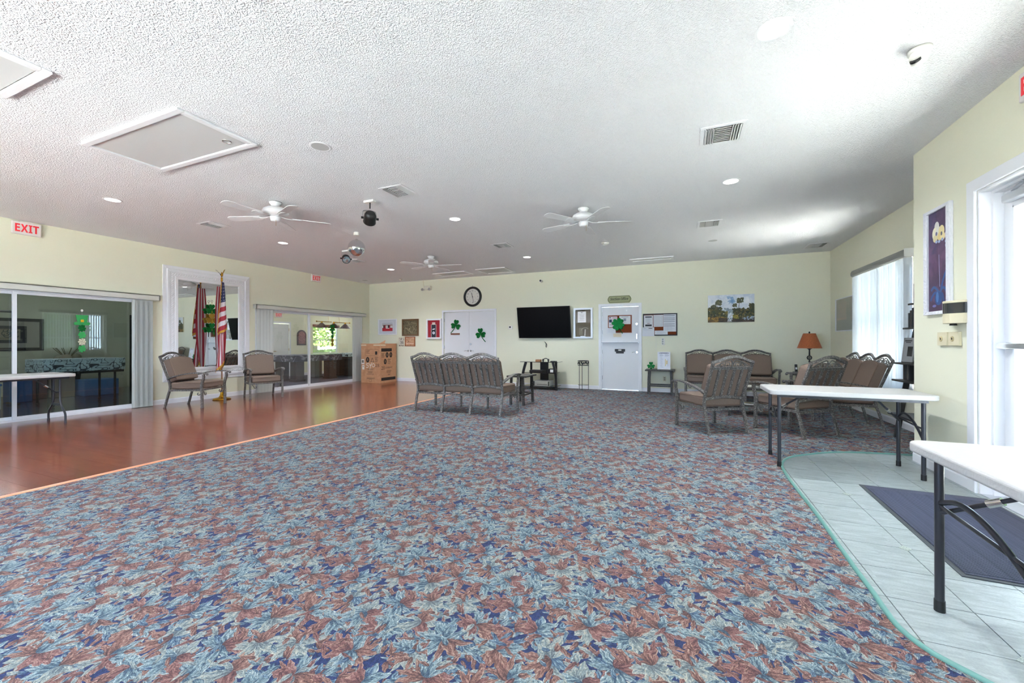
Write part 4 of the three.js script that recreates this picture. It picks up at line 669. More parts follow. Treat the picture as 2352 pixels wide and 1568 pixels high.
framed('number_plaque', 'small cream plaque with dark decoration and the number 16', 'plaque', onBack(-8.09, 1.21), 0, 0.215, 0.275, 0.008, M.ivory, canvasTex(128, 160, (c, w, h) => { c.fillStyle = '#cfc9b8'; c.fillRect(0, 0, w, h); blotch(c, w, h, 26, ['#4a3a26', '#7a5a36', '#2e2a22'], 0.02, 0.07, 0.02, 0.3); blotch(c, w, h, 22, ['#4a3a26', '#7a6a46', '#2e2a22'], 0.02, 0.07, 0.85, 1); c.fillStyle = '#3a3022'; c.font = 'bold 74px serif'; c.textAlign = 'center'; c.fillText('16', w * 0.55, h * 0.72); }), { depth: 0.01 });
framed('framed_certificate', 'small brown wooden framed plaque below the aerial map', 'plaque', onBack(-7.764, 1.225), 0, 0.375, 0.295, 0.025, std('#9c5a34', 0.45), canvasTex(192, 160, (c, w, h) => { c.fillStyle = '#c0906c'; c.fillRect(0, 0, w, h); blotch(c, w, h, 60, ['rgba(225,190,160,.5)', 'rgba(150,100,70,.35)', 'rgba(236,206,180,.5)'], 0.02, 0.09); c.fillStyle = '#6a4632'; c.beginPath(); c.arc(w * 0.3, h * 0.52, 10, 0, 7); c.fill(); c.fillStyle = '#ecd8c4'; c.fillRect(w * 0.1, h * 0.72, w * 0.8, 8); }));
// clock
{
  const o = thing('wall_clock', 'large round wall clock with black rim above the double door', 'clock', onBack(-5.588, 2.505));
  mesh('rim', [lathe([[0.225, 0.012], [0.232, 0.04], [0.255, 0.05], [0.28, 0.04], [0.29, 0.015], [0.29, 0], [0.225, 0]], 48, 0, 0, 0, PI / 2)], M.black, o);
  mesh('dial', [place(new THREE.CircleGeometry(0.228, 48), 0, 0, 0.012)], std('#ffffff', 0.5, { map: canvasTex(512, 512, (c, w) => { c.fillStyle = '#d9d6cc'; c.fillRect(0, 0, w, w); c.fillStyle = '#26231f'; c.font = 'bold 52px serif'; c.textAlign = 'center'; c.textBaseline = 'middle'; for (let i = 1; i <= 12; i++) { const a = i * PI / 6; c.fillText(String(i), w / 2 + 192 * Math.sin(a), w / 2 - 192 * Math.cos(a)); } c.strokeStyle = '#8a8578'; c.lineWidth = 3; for (const s of [-1, 1]) { c.beginPath(); c.arc(w / 2 + s * 72, w / 2 + 48, 44, 0, 7); c.stroke(); } for (let i = 0; i < 60; i++) { const a = i * PI / 30; c.fillRect(w / 2 + 236 * Math.sin(a) - 2, w / 2 - 236 * Math.cos(a) - 2, 4, 4); } }) }), o);
  const hand = (ang, L, w) => box(w, L + 0.03, 0.003, Math.sin(ang) * (L - 0.03) / 2, Math.cos(ang) * (L - 0.03) / 2, 0.018, 0, 0, -ang);
  mesh('hour_hand', [hand(-0.28, 0.12, 0.014)], M.black, o); mesh('minute_hand', [hand(2.95, 0.18, 0.009)], M.black, o); mesh('hub', [cyl(0.012, 0.012, 0.012, 0, 0, 0.018, PI / 2)], M.black, o);
  mesh('hanger', [rod([0, 0.29, 0.01], [0, 0.33, 0.005], 0.003)], M.black, o);
}
// emergency light
{
  const o = thing('emergency_light', 'white twin head emergency light near the ceiling left of the clock', 'emergency light', onBack(-7.13, 2.83));
  mesh('housing', [rbox(0.24, 0.12, 0.08, 0.012, 0.03, 0, 0.04)], std('#cfcabb', 0.5), o); mesh('conduit', [rod([-0.12, 0.02, 0.02], [-0.14, 0.24, 0.02], 0.007)], M.ivory, o);
  for (const s of [-1, 1]) { const h = mesh('lamp_head', [lathe([[0, -0.04], [0.03, -0.035], [0.045, 0.01], [0.045, 0.03], [0, 0.03]], 18, s * 0.12 + 0.02, -0.05, 0.10, PI / 2)], std('#cfcabb', 0.5), o); mesh('lens', [cyl(0.04, 0.04, 0.004, s * 0.12 + 0.02, -0.05, 0.131, PI / 2)], M.mirror, h); }
}
{ const o = thing('thermostat', 'small white thermostat left of the television', 'thermostat', onBack(-4.405, 1.60)); mesh('body', [rbox(0.125, 0.095, 0.028, 0.008, 0, 0, 0.014)], M.plasticWhite, o); mesh('display', [box(0.05, 0.04, 0.002, -0.008, 0.012, 0.0285)], M.dark, o); }
// glass notice cabinet
{
  const o = thing('notice_cabinet', 'framed dark notice cabinet with one white sheet, right of the television', 'notice board', onBack(-2.379, 1.68)), w = 0.495, h = 0.78;
  mesh('frame', bars(w, h, 0.05, 0.045, 0.045, 0.004), M.aluWhite, o); mesh('backing', [box(w - 0.10, h - 0.09, 0.006, 0, 0, 0.006)], std('#4e4838', 0.8), o);
  mesh('notice_sheet', new THREE.PlaneGeometry(0.215, 0.28).translate(-0.035, 0.16, 0.012), std('#ffffff', 0.7, { map: canvasTex(192, 256, (c, W, H) => { c.fillStyle = '#dddfe2'; c.fillRect(0, 0, W, H); c.fillStyle = '#55585e'; c.fillRect(76, 16, 36, 14); c.strokeStyle = '#6a6d74'; c.lineWidth = 4; for (let i = 0; i < 7; i++) { c.beginPath(); c.moveTo(40 + (i % 3) * 8, 78 + i * 22); c.bezierCurveTo(70, 66 + i * 22, 110, 92 + i * 22, 150 - (i % 2) * 14, 78 + i * 22); c.stroke(); } }) }), o);
  mesh('trophy_photo', new THREE.PlaneGeometry(0.26, 0.24).translate(0.02, -0.20, 0.011), std('#ffffff', 0.6, { map: canvasTex(192, 192, (c, W, H) => { c.fillStyle = '#403b30'; c.fillRect(0, 0, W, H); c.fillStyle = '#6a675c'; c.fillRect(0, 30, 70, 150); c.strokeStyle = '#9c9a90'; c.lineWidth = 10; c.beginPath(); c.arc(120, 110, 82, PI * 1.1, PI * 1.75); c.stroke(); c.fillStyle = '#cfd0cc'; c.beginPath(); c.moveTo(100, 190); c.lineTo(112, 60); c.lineTo(130, 60); c.lineTo(124, 190); c.fill(); c.fillStyle = '#2a2620'; c.fillRect(78, 60, 20, 120); }) }), o);
  mesh('glazing', [box(w - 0.10, h - 0.09, 0.003, 0, 0, 0.028, -0.03)], M.glass, o); mesh('lock_tab', [rbox(0.13, 0.022, 0.012, 0.003, 0, -h / 2 + 0.052, 0.04)], M.aluWhite, o);
}
// office sign
{
  const o = thing('office_sign', 'small olive green sign board above the dutch door', 'sign', onBack(-1.473, 2.256)), s = shapeOf([[-0.24, -0.088], [0.24, -0.088], [0.275, -0.045], [0.288, 0], [0.275, 0.045], [0.24, 0.088], [-0.24, 0.088], [-0.275, 0.045], [-0.288, 0], [-0.275, -0.045]]);
  mesh('board', extrude(s, 0.02, 0.005, 4, 2), std('#868a62', 0.6), o);
  mesh('face', extrude(shapeOf([[-0.225, -0.066], [0.225, -0.066], [0.25, -0.035], [0.26, 0], [0.25, 0.035], [0.225, 0.066], [-0.225, 0.066], [-0.25, 0.035], [-0.26, 0], [-0.25, -0.035]]), 0.003).translate(0, 0, 0.019), std('#a3a67c', 0.6), o);
  const f = await new FontLoader().loadAsync('fonts/droid/droid_serif_bold.typeface.json'), g = new TextGeometry('Section Office', { font: f, size: 0.062, depth: 0.002, curveSegments: 4 }); g.computeBoundingBox(); const b = g.boundingBox; g.translate(-(b.min.x + b.max.x) / 2, -0.022, 0); g.scale(0.43 / (b.max.x - b.min.x), 1, 1); g.applyMatrix4(new THREE.Matrix4().makeShear(0, 0, 0.22, 0, 0, 0)); g.translate(0, 0, 0.022);
  mesh('lettering', g, std('#1f2014', 0.6), o);
}
// sheets of paper with lines of text
const sheetTex = (w, h, bg, lines) => canvasTex(w, h, (c) => { c.fillStyle = bg; c.fillRect(0, 0, w, h); for (const [x, y, L, t, col] of lines) { c.fillStyle = col; c.fillRect(x * w, y * h, L * w, t * h); } });
const textLines = (n, x, L, y0, y1, col, t = 0.012) => Array.from({ length: n }, (_, i) => [x + ((i * 7) % 3) * 0.02, y0 + (y1 - y0) * i / n, L * (0.7 + 0.3 * ((i * 5) % 4) / 3), t, col]);
const sheetMat = (w, h, bg, lines) => std('#ffffff', 0.8, { map: sheetTex(w, h, bg, lines) });
function sheet(name, parent, w, h, x, y, z, mat, rz = 0) { return mesh(name, [place(new THREE.PlaneGeometry(w, h), x, y, z, 0, 0, rz), place(new THREE.PlaneGeometry(w, h), x, y, z - 0.0006, 0, PI, -rz)], mat, parent); }
// pinboard on the dutch door
{
  const o = thing('pinboard', 'small cork pinboard with papers on the upper half of the dutch door', 'pinboard', [-1.472, 1.645, ZB - 0.054]), w = 0.58, h = 0.44;
  mesh('cork', [box(w - 0.03, h - 0.03, 0.012, 0, 0, 0.007)], M.cork, o); mesh('frame', bars(w, h, 0.018, 0.016), std('#8a4a2e', 0.5), o);
  sheet('paper', o, 0.21, 0.27, -0.165, 0.055, 0.0145, sheetMat(160, 200, '#d6cdd0', [[0.08, 0.05, 0.15, 0.1, '#4a4a50'], [0.05, 0.28, 0.32, 0.26, '#27324e'], [0.45, 0.1, 0.45, 0.04, '#a05a5a'], [0.1, 0.75, 0.6, 0.03, '#7a4448'], ...textLines(5, 0.45, 0.45, 0.3, 0.7, '#8d8288')]));
  sheet('paper', o, 0.27, 0.205, 0.125, 0.095, 0.0145, sheetMat(200, 150, '#dcdcdc', [[0.2, 0.1, 0.6, 0.05, '#8f9196'], [0.36, 0.28, 0.26, 0.34, '#a7abb4'], [0.41, 0.36, 0.16, 0.06, '#4d5260'], [0.41, 0.52, 0.16, 0.05, '#4d5260'], ...textLines(3, 0.3, 0.4, 0.7, 0.95, '#9b9da2')]));
  sheet('paper', o, 0.225, 0.14, -0.21, -0.165, 0.017, sheetMat(160, 96, '#d9dade', textLines(6, 0.12, 0.7, 0.15, 0.9, '#a3a8b6')));
  sheet('notice_card', o, 0.20, 0.095, -0.06, -0.275, 0.004, sheetMat(160, 80, '#e0d2b8', textLines(4, 0.12, 0.75, 0.15, 0.9, '#c08a5a')));
}
// bulletin board
{
  const o = thing('bulletin_board', 'black framed cork bulletin board full of papers, right of the dutch door', 'bulletin board', onBack(-0.529, 1.612)), w = 0.775, h = 0.53;
  mesh('cork', [box(w - 0.03, h - 0.03, 0.012, 0, 0, 0.007)], M.cork, o); mesh('frame', bars(w, h, 0.025, 0.02), M.black, o);
  sheet('paper', o, 0.205, 0.285, -0.26, 0.085, 0.0145, sheetMat(160, 220, '#d6d7da', [[0.15, 0.1, 0.72, 0.09, '#3f4146'], [0.15, 0.78, 0.72, 0.14, '#3f4146'], [0.36, 0.66, 0.3, 0.04, '#7a4a44'], ...textLines(7, 0.2, 0.6, 0.25, 0.62, '#9c9ea6')]));
  sheet('paper', o, 0.22, 0.285, -0.035, 0.09, 0.016, sheetMat(160, 210, '#d4d6d9', [[0.12, 0.08, 0.02, 0.8, '#9fa2a8'], [0.88, 0.08, 0.02, 0.8, '#9fa2a8'], [0.12, 0.88, 0.78, 0.02, '#9fa2a8'], ...textLines(12, 0.2, 0.6, 0.1, 0.85, '#b4b7bc')]));
  sheet('paper', o, 0.28, 0.41, 0.22, 0.035, 0.0145, sheetMat(200, 290, '#d8d9de', [0.06, 0.2, 0.3, 0.4, 0.55, 0.66].map((y) => [0.02, y, 0.88, 0.025, '#6a6d78']).concat(textLines(26, 0.05, 0.85, 0.02, 0.95, '#b2b5c0', 0.008), [[0.34, 0.7, 0.006, 0.3, '#8d90a0'], [0.6, 0.7, 0.006, 0.3, '#8d90a0']])));
  sheet('paper', o, 0.28, 0.215, -0.265, -0.17, 0.0215, sheetMat(200, 150, '#d9dade', [[0.54, 0.08, 0.3, 0.08, '#5c6068'], [0.1, 0.12, 0.25, 0.03, '#9c9ea6'], ...textLines(3, 0.1, 0.7, 0.2, 0.4, '#b2b5c0')]));
  sheet('paper', o, 0.29, 0.105, 0.03, -0.195, 0.016, sheetMat(200, 76, '#dcdde0', textLines(5, 0.12, 0.75, 0.12, 0.9, '#a4a6ae', 0.04)));
}
{ const o = thing('wall_timer', 'white wall keypad hanging below the bulletin board', 'keypad', onBack(-0.455, 1.205)); mesh('body', [rbox(0.075, 0.165, 0.025, 0.008, 0, 0, 0.0125)], M.plasticWhite, o); for (let i = 0; i < 3; i++) mesh('button', [rbox(0.035, 0.035, 0.006, 0.004, -0.01, 0.05 - i * 0.05, 0.027)], std('#a9aaa6', 0.5), o); mesh('cord', [rod([-0.16, 0.16, 0.006], [-0.165, -0.24, 0.006], 0.003)], M.plasticWhite, o); }
{ const o = thing('wall_outlet', 'ivory wall outlet above the baseboard behind the end table', 'outlet', onBack(-0.426, 0.32)); mesh('plate', [rbox(0.075, 0.118, 0.006, 0.002, 0, 0, 0.003)], M.ivory, o); for (const s of [-1, 1]) mesh('socket', [rbox(0.034, 0.03, 0.004, 0.002, 0, s * 0.022, 0.007)], std('#8d8872', 0.6), o); }
// landscape painting without a frame
{
  const t = canvasTex(640, 400, (c, w, h) => {
    const sky = c.createLinearGradient(0, 0, 0, h * 0.75); sky.addColorStop(0, '#c3cbd6'); sky.addColorStop(1, '#d6dce0'); c.fillStyle = sky; c.fillRect(0, 0, w, h); blotch(c, w, h, 90, ['rgba(225,228,230,.35)', 'rgba(190,202,216,.3)', 'rgba(236,236,234,.35)'], 0.02, 0.12, 0, 0.6);
    blotch(c, w, h, 26, ['rgba(88,128,178,.45)', 'rgba(110,146,188,.4)'], 0.01, 0.05, 0.08, 0.3, 0.44, 0.58);
    blotch(c, w, h, 60, ['#8d9aa8', '#7d8a96', '#98a4a0'], 0.01, 0.035, 0.5, 0.68, 0.36, 0.8);
    blotch(c, w, h, 420, ['#3a3b1e', '#4c4a22', '#2c2f1a', '#665a26', '#5a5230', '#384024'], 0.01, 0.04, 0.45, 0.98, 0, 0.30); blotch(c, w, h, 300, ['#3a3b1e', '#4c4a22', '#2c2f1a', '#76682e', '#444826'], 0.01, 0.035, 0.62, 0.98, 0.25, 0.42);
    blotch(c, w, h, 420, ['#3a3b1e', '#4c4a22', '#333a22', '#6c6030', '#2a2c18'], 0.01, 0.04, 0.52, 0.98, 0.56, 1); blotch(c, w, h, 120, ['#3a3b1e', '#4c4a22', '#333a22'], 0.01, 0.03, 0.36, 0.6, 0.9, 1);
    const tree = (x, y, s) => { c.strokeStyle = '#3a3424'; c.lineWidth = 7 * s; c.beginPath(); c.moveTo(x, h * 0.75); c.quadraticCurveTo(x - 4, h * 0.5, x + 14 * s, y); c.stroke(); c.lineWidth = 4 * s; c.beginPath(); c.moveTo(x, h * 0.52); c.lineTo(x - 60 * s, y + 60 * s); c.stroke(); blotch(c, w, h, 70, ['#4a4c2c', '#3c4028', '#6a6644', '#565a3a'], 0.01, 0.026, y / h - 0.1, y / h + 0.06, x / w - 0.03, x / w + 0.09); blotch(c, w, h, 40, ['#4a4c2c', '#3c4028', '#5c5c3c'], 0.01, 0.022, (y + 40 * s) / h, (y + 80 * s) / h, x / w - 0.13, x / w - 0.03); };
    tree(w * 0.67, h * 0.24, 1); tree(w * 0.21, h * 0.3, 0.7);
    blotch(c, w, h, 160, ['#9a7430', '#b08a3c', '#7a5a22', '#5a4420'], 0.01, 0.05, 0.84, 0.97, 0, 0.34); blotch(c, w, h, 200, ['#3a2c1e', '#4a382a', '#2e261c'], 0.01, 0.05, 0.88, 1, 0.25, 1); blotch(c, w, h, 40, ['#8a8232', '#a08a3a', '#6a6a2a'], 0.01, 0.03, 0.74, 0.86, 0.56, 0.66);
    c.fillStyle = '#b9b4b4'; c.beginPath(); c.moveTo(w * 0.5, h * 0.74); c.lineTo(w * 0.56, h * 0.72); c.lineTo(w * 0.47, h * 0.84); c.lineTo(w * 0.53, h * 0.98); c.lineTo(w * 0.42, h * 0.99); c.lineTo(w * 0.45, h * 0.88); c.closePath(); c.fill(); blotch(c, w, h, 20, ['#dfe2e4', '#aab6c0'], 0.006, 0.02, 0.76, 0.95, 0.43, 0.53); blotch(c, w, h, 24, ['#a4b2be', '#8596a6'], 0.008, 0.03, 0.82, 0.92, 0.76, 0.98); c.fillStyle = '#e8dcae'; c.fillRect(w * 0.33, h * 0.68, 22, 9);
  });
  const o = thing('landscape_painting', 'unframed landscape painting of trees and a stream above the sofa', 'painting', [0.968, 1.947, ZB + 0.003]); mesh('canvas_body', [box(0.925, 0.615, 0.028, 0, 0, 0.014)], M.ivory, o); mesh('painted_face', new THREE.PlaneGeometry(0.925, 0.615).translate(0, 0, 0.0285), std('#ffffff', 0.55, { map: t }), o);
}
framed('framed_poster', 'silver framed dusky landscape poster beside the blind covered window', 'picture', [XR, 1.715, -9.53], -PI / 2, 0.915, 0.635, 0.016, M.aluWhite, canvasTex(320, 224, (c, w, h) => { c.fillStyle = '#4c4b48'; c.fillRect(0, 0, w, h); c.fillStyle = '#6a5a54'; c.fillRect(18, 20, w - 60, h * 0.58); blotch(c, w, h, 60, ['rgba(128,98,84,.4)', 'rgba(104,88,84,.4)'], 0.02, 0.09, 0.12, 0.6, 0.06, 0.6); blotch(c, w, h, 60, ['#3c3d3a', '#444540', '#383a38'], 0.02, 0.08, 0.1, 0.7, 0.62, 0.95); c.fillStyle = '#8a6a52'; c.fillRect(20, h * 0.6, w * 0.55, 14); c.fillStyle = '#46494a'; c.fillRect(10, h * 0.68, w - 20, h * 0.3); }), { glass: true });
// orchid painting by the entrance
{
  const w = 0.415, h = 0.97, o = thing('orchid_painting', 'tall orchid painting in a white textured frame beside the entrance', 'painting', [XN, 1.93, -4.912], -PI / 2);
  mesh('frame', bars(w, h, 0.055, 0.03, 0.03, 0.004), std('#e2e2e6', 0.6, { bumpMap: dataTex(128, 128, (u, v) => 255 * vn(u * 10 + v * 6, v * 16, 9999, 16, 91), false, 5, 5), bumpScale: 0.006 }), o);
  const t = canvasTex(320, 960, (c, W, H) => {
    const g = c.createLinearGradient(0, 0, W, H); g.addColorStop(0, '#3c3454'); g.addColorStop(0.4, '#57405f'); g.addColorStop(1, '#3e2740'); c.fillStyle = g; c.fillRect(0, 0, W, H); c.fillStyle = '#37355c'; c.fillRect(W * 0.08, 0, W * 0.34, H * 0.42); blotch(c, W, H, 160, ['rgba(100,70,104,.25)', 'rgba(66,44,74,.25)', 'rgba(120,80,110,.2)'], 0.05, 0.25, 0, 0.9);
    c.strokeStyle = '#2c2440'; c.lineWidth = 6; c.beginPath(); c.moveTo(W * 0.46, H * 0.32); c.quadraticCurveTo(W * 0.44, H * 0.6, W * 0.56, H * 0.78); c.stroke(); c.strokeStyle = '#9aa4c4'; c.lineWidth = 8; c.beginPath(); c.moveTo(W * 0.55, H * 0.44); c.lineTo(W * 0.58, H * 0.76); c.stroke();
    const petal = (x, y, rx, ry, a, col) => { c.fillStyle = col; c.beginPath(); c.ellipse(x * W, y * H, rx * W, ry * W, a, 0, 7); c.fill(); };
    petal(0.44, 0.155, 0.12, 0.15, 0, '#d8d4cc'); petal(0.34, 0.22, 0.14, 0.19, 0, '#e6e0c2'); petal(0.5, 0.21, 0.13, 0.17, 0, '#dcd8cc'); petal(0.36, 0.27, 0.12, 0.11, 0, '#d8cc9c'); petal(0.68, 0.215, 0.15, 0.17, 0, '#e8d8a0'); petal(0.60, 0.26, 0.13, 0.13, 0, '#e0c886'); petal(0.74, 0.27, 0.12, 0.12, 0, '#ead8a2'); petal(0.42, 0.225, 0.05, 0.06, 0, '#6a6288'); petal(0.68, 0.24, 0.04, 0.06, 0, '#5a5a72');
    for (const [x, y] of [[0.42, 0.305], [0.56, 0.31], [0.72, 0.3]]) petal(x, y, 0.06, 0.045, 0, '#9fb0d0'); petal(0.93, 0.27, 0.08, 0.13, 0, '#d8c8cc'); petal(0.9, 0.33, 0.05, 0.05, 0, '#a8b4d8'); petal(0.9, 0.37, 0.04, 0.06, 0, '#b4bedc');
    c.lineCap = 'round'; for (const [p, col] of [[[0.55, 0.82, 0.3, 0.72, 0.16, 0.78], '#33588c'], [[0.5, 0.83, 0.3, 0.78, 0.12, 0.88], '#2c4f86'], [[0.6, 0.82, 0.78, 0.72, 0.95, 0.84], '#335a8e'], [[0.66, 0.78, 0.76, 0.68, 0.9, 0.62], '#2f5490'], [[0.6, 0.84, 0.74, 0.8, 0.78, 0.9], '#2a4c80']]) { c.strokeStyle = col; c.lineWidth = 26; c.beginPath(); c.moveTo(p[0] * W, p[1] * H); c.quadraticCurveTo(p[2] * W, p[3] * H, p[4] * W, p[5] * H); c.stroke(); }
    petal(0.52, 0.875, 0.19, 0.2, 0, '#29497c'); petal(0.46, 0.86, 0.07, 0.16, 0, '#4a74a8'); petal(0.82, 0.93, 0.09, 0.05, 0, '#6a68a4'); petal(0.3, 0.945, 0.1, 0.04, 0, '#6a68a4');
  });
  mesh('painted_face', new THREE.PlaneGeometry(w - 0.11, h - 0.06).translate(0, 0, 0.012), std('#ffffff', 0.5, { map: t }), o); mesh('backing', [box(w - 0.02, h - 0.02, 0.006, 0, 0, 0.003)], M.dark, o);
}
{ // sanitiser dispenser
  const o = thing('soap_dispenser', 'cream and black hand sanitiser dispenser below the orchid painting', 'dispenser', [XN, 1.445, -4.605], -PI / 2);
  const prof = (y0, y1, wtop) => { const s = new THREE.Shape(); s.moveTo(-0.125, 0); s.lineTo(0.125, 0); s.lineTo(0.125, 0.035); s.bezierCurveTo(0.09, 0.05, 0.06, 0.11, 0, 0.11); s.bezierCurveTo(-0.06, 0.11, -0.09, 0.05, -0.125, 0.035); return extrude(s, y1 - y0, 0.003, 10, 1).rotateX(-PI / 2).scale(1, 1, -1).translate(0, y0, 0); };
  const fix = (g) => { const i = g.index; const p = g.attributes.position, n = p.count; if (!i) { for (let k = 0; k < n; k += 3) for (const at of [g.attributes.position, g.attributes.normal, g.attributes.uv]) { const s = at.itemSize, A = at.array, a = (k + 1) * s, b = (k + 2) * s; for (let q = 0; q < s; q++) { const tmp = A[a + q]; A[a + q] = A[b + q]; A[b + q] = tmp; } } } g.computeVertexNormals(); return g; };
  mesh('lower_body', fix(prof(-0.095, -0.012)), M.ivory, o); mesh('tank', fix(prof(-0.012, 0.075)), phys('#22262a', 0.12, { clearcoat: 1 }), o); mesh('lid', fix(prof(0.075, 0.094)), M.ivory, o); mesh('nozzle', [cyl(0.02, 0.024, 0.02, 0, -0.102, 0.05)], M.black, o);
  mesh('print', new THREE.PlaneGeometry(0.03, 0.05).translate(-0.105, -0.05, 0.0455), std('#ffffff', 0.6, { map: sheetTex(48, 80, '#d9cfae', [[0.2, 0.1, 0.6, 0.14, '#6a6450'], [0.15, 0.4, 0.7, 0.08, '#6a6450'], [0.3, 0.6, 0.4, 0.25, '#6a6450']]) }), o);
}
[[-4.835, 'ivory key switch plate below the orchid painting, farther from the door'], [-4.668, 'ivory key switch plate below the dispenser, nearer the door']].forEach(([z, l]) => { const o = thing('key_switch', l, 'switch', [XN, 1.222, z], -PI / 2, 'ivory key switches'); mesh('plate', [rbox(0.145, 0.118, 0.022, 0.004, 0, 0, 0.011)], M.ivory, o); mesh('collar', [ring(0.017, 0.006, -0.01, 0, 0.024, 0, 0, 0, 20)], std('#c9b98c', 0.5), o); mesh('key_hole', [cyl(0.012, 0.012, 0.004, -0.01, 0, 0.023, PI / 2)], M.dark, o); });

// ================================================================ SHAMROCKS
M.foil = std('#0f7a34', 0.28, { metalness: 0.75, bumpMap: dataTex(64, 64, (u, v) => 255 * hash(u * 16 | 0, v * 16 | 0, 95), false, 9, 9), bumpScale: 0.012 });
M.foilGold = std('#b8963e', 0.28, { metalness: 0.85, bumpMap: M.foil.bumpMap, bumpScale: 0.012 });
const heart = (() => { const s = new THREE.Shape(); s.moveTo(0, 0); s.bezierCurveTo(0.35, 0.25, 0.62, 0.55, 0.48, 0.85); s.bezierCurveTo(0.38, 1.05, 0.12, 1.05, 0, 0.84); s.bezierCurveTo(-0.12, 1.05, -0.38, 1.05, -0.48, 0.85); s.bezierCurveTo(-0.62, 0.55, -0.35, 0.25, 0, 0); return s; })();
const heartGeo = metric(extrude(heart, 0.16, 0.05, 8, 2), 1);
function clover(parent, x, y, z, r, mat, n = 3, tilt = 0, stem = [0.15, -1.1]) {
  for (let i = 0; i < n; i++) { const g = heartGeo.clone(); g.scale(r, r, r); metric(g); place(g, x, y, z, 0, 0, tilt + (i - (n - 1) / 2) * (n === 3 ? PI * 0.62 : PI / 2)); mesh('leaf', g, mat, parent); }
  if (stem) mesh('stem', [tube([[x, y, z + r * 0.08], [x + stem[0] * r * 0.35, y + stem[1] * r * 0.5, z + r * 0.08], [x + stem[0] * r, y + stem[1] * r, z + r * 0.08]], r * 0.07, 10, 6)], mat, parent);
}
{ const o = thing('shamrock_decoration', 'green foil shamrock on a brown base, left leaf of the double door', 'shamrock', [-6.16, 1.70, ZB - 0.029]); clover(o, 0, 0, 0.002, 0.155, M.foil, 3, -0.2, [-1.1, -1.5]); mesh('base_bar', [rbox(0.30, 0.045, 0.02, 0.004, -0.02, -0.26, 0.012)], std('#7a4a30', 0.6), o); }
{ const o = thing('shamrock_decoration', 'green foil shamrock with bent stem, right leaf of the double door', 'shamrock', [-5.345, 1.44, ZB - 0.029]); clover(o, 0, 0, 0.002, 0.155, M.foil, 3, 0.1, [1.0, -1.5]); mesh('hook', [rod([0, 0.16, 0.005], [0, 0.22, 0.004], 0.003)], M.chrome, o); }
{ const o = thing('shamrock_decoration', 'green foil four leaf shamrock over the pinboard of the dutch door', 'shamrock', [-1.51, 1.64, ZB - 0.030]); clover(o, 0, 0, 0.0, 0.155, M.foil, 4, 0.25, [0.7, -1.5]); }
{ const o = thing('shamrock_decoration', 'small green foil shamrock standing on the end table by the office door', 'shamrock', [-0.71, 0.562, -10.06]); clover(o, 0, 0.085, -0.005, 0.085, M.foil, 3, 0, [0, -0.9]); mesh('foot', [lathe([[0, 0], [0.03, 0], [0.02, 0.03], [0.006, 0.05], [0, 0.05]], 14)], M.foil, o); }
{ const o = thing('shamrock_garland', 'hanging strip of green, gold and green foil shamrocks on the mirror', 'garland', [XL + 0.062, 1.70, -5.545], PI / 2); mesh('string', [rod([0, 0.37, 0.01], [0, -0.35, 0.01], 0.003)], M.brass, o); mesh('hook', [ring(0.02, 0.004, 0, 0.385, 0.01)], M.chrome, o); [[0.20, M.foil], [-0.0, M.foilGold], [-0.20, M.foil]].forEach(([y, m]) => clover(o, 0, y, 0, 0.115, m, 3, 0, null)); mesh('tassel', [rod([0, -0.24, 0.012], [0, -0.38, 0.012], 0.008)], M.dark, o); }
function glassGarland(label, z, y, mats) { const o = thing('shamrock_garland', label, 'garland', [XL + 0.02, y, z], PI / 2); mesh('string', [rod([0, 0.45, 0.01], [0, -0.36, 0.01], 0.002)], M.plasticWhite, o); mesh('suction_cup', [cyl(0.022, 0.026, 0.012, 0, 0.45, 0.006, PI / 2)], M.plasticWhite, o); mesh('hat', [place(extrude(shapeOf([[-0.09, 0.02], [0.09, 0.02], [0.12, 0.16], [-0.12, 0.16]]), 0.012), 0, 0.20, 0.004), place(extrude(rrect(0.30, 0.06, 0.028), 0.012), 0, 0.19, 0.002)], mats[0], o); mesh('hat_buckle', [box(0.06, 0.05, 0.004, 0, 0.245, 0.018)], M.brass, o); mats.slice(1).forEach((m, i) => clover(o, 0, 0.10 - i * 0.135, 0.002, 0.075, m, 4, 0.4, null)); o.scale.set(0.66, 0.85, 0.85); return o; }
M.greenFlat = std('#2e9a4e', 0.5); M.creamDots = std('#ffffff', 0.6, { map: speckle([190, 186, 160], 0.6, 14, 97, 12) });
glassGarland('leprechaun hat and shamrock hanger on the left sliding glass door', -3.52, 1.36, [M.greenFlat, M.foil, M.greenFlat, M.creamDots, M.greenFlat]);
glassGarland('dark leprechaun hat and shamrock hanger on the pool room sliding glass', -8.83, 1.40, [M.foil, M.foil, M.foil, M.foilGold, M.foilGold]);
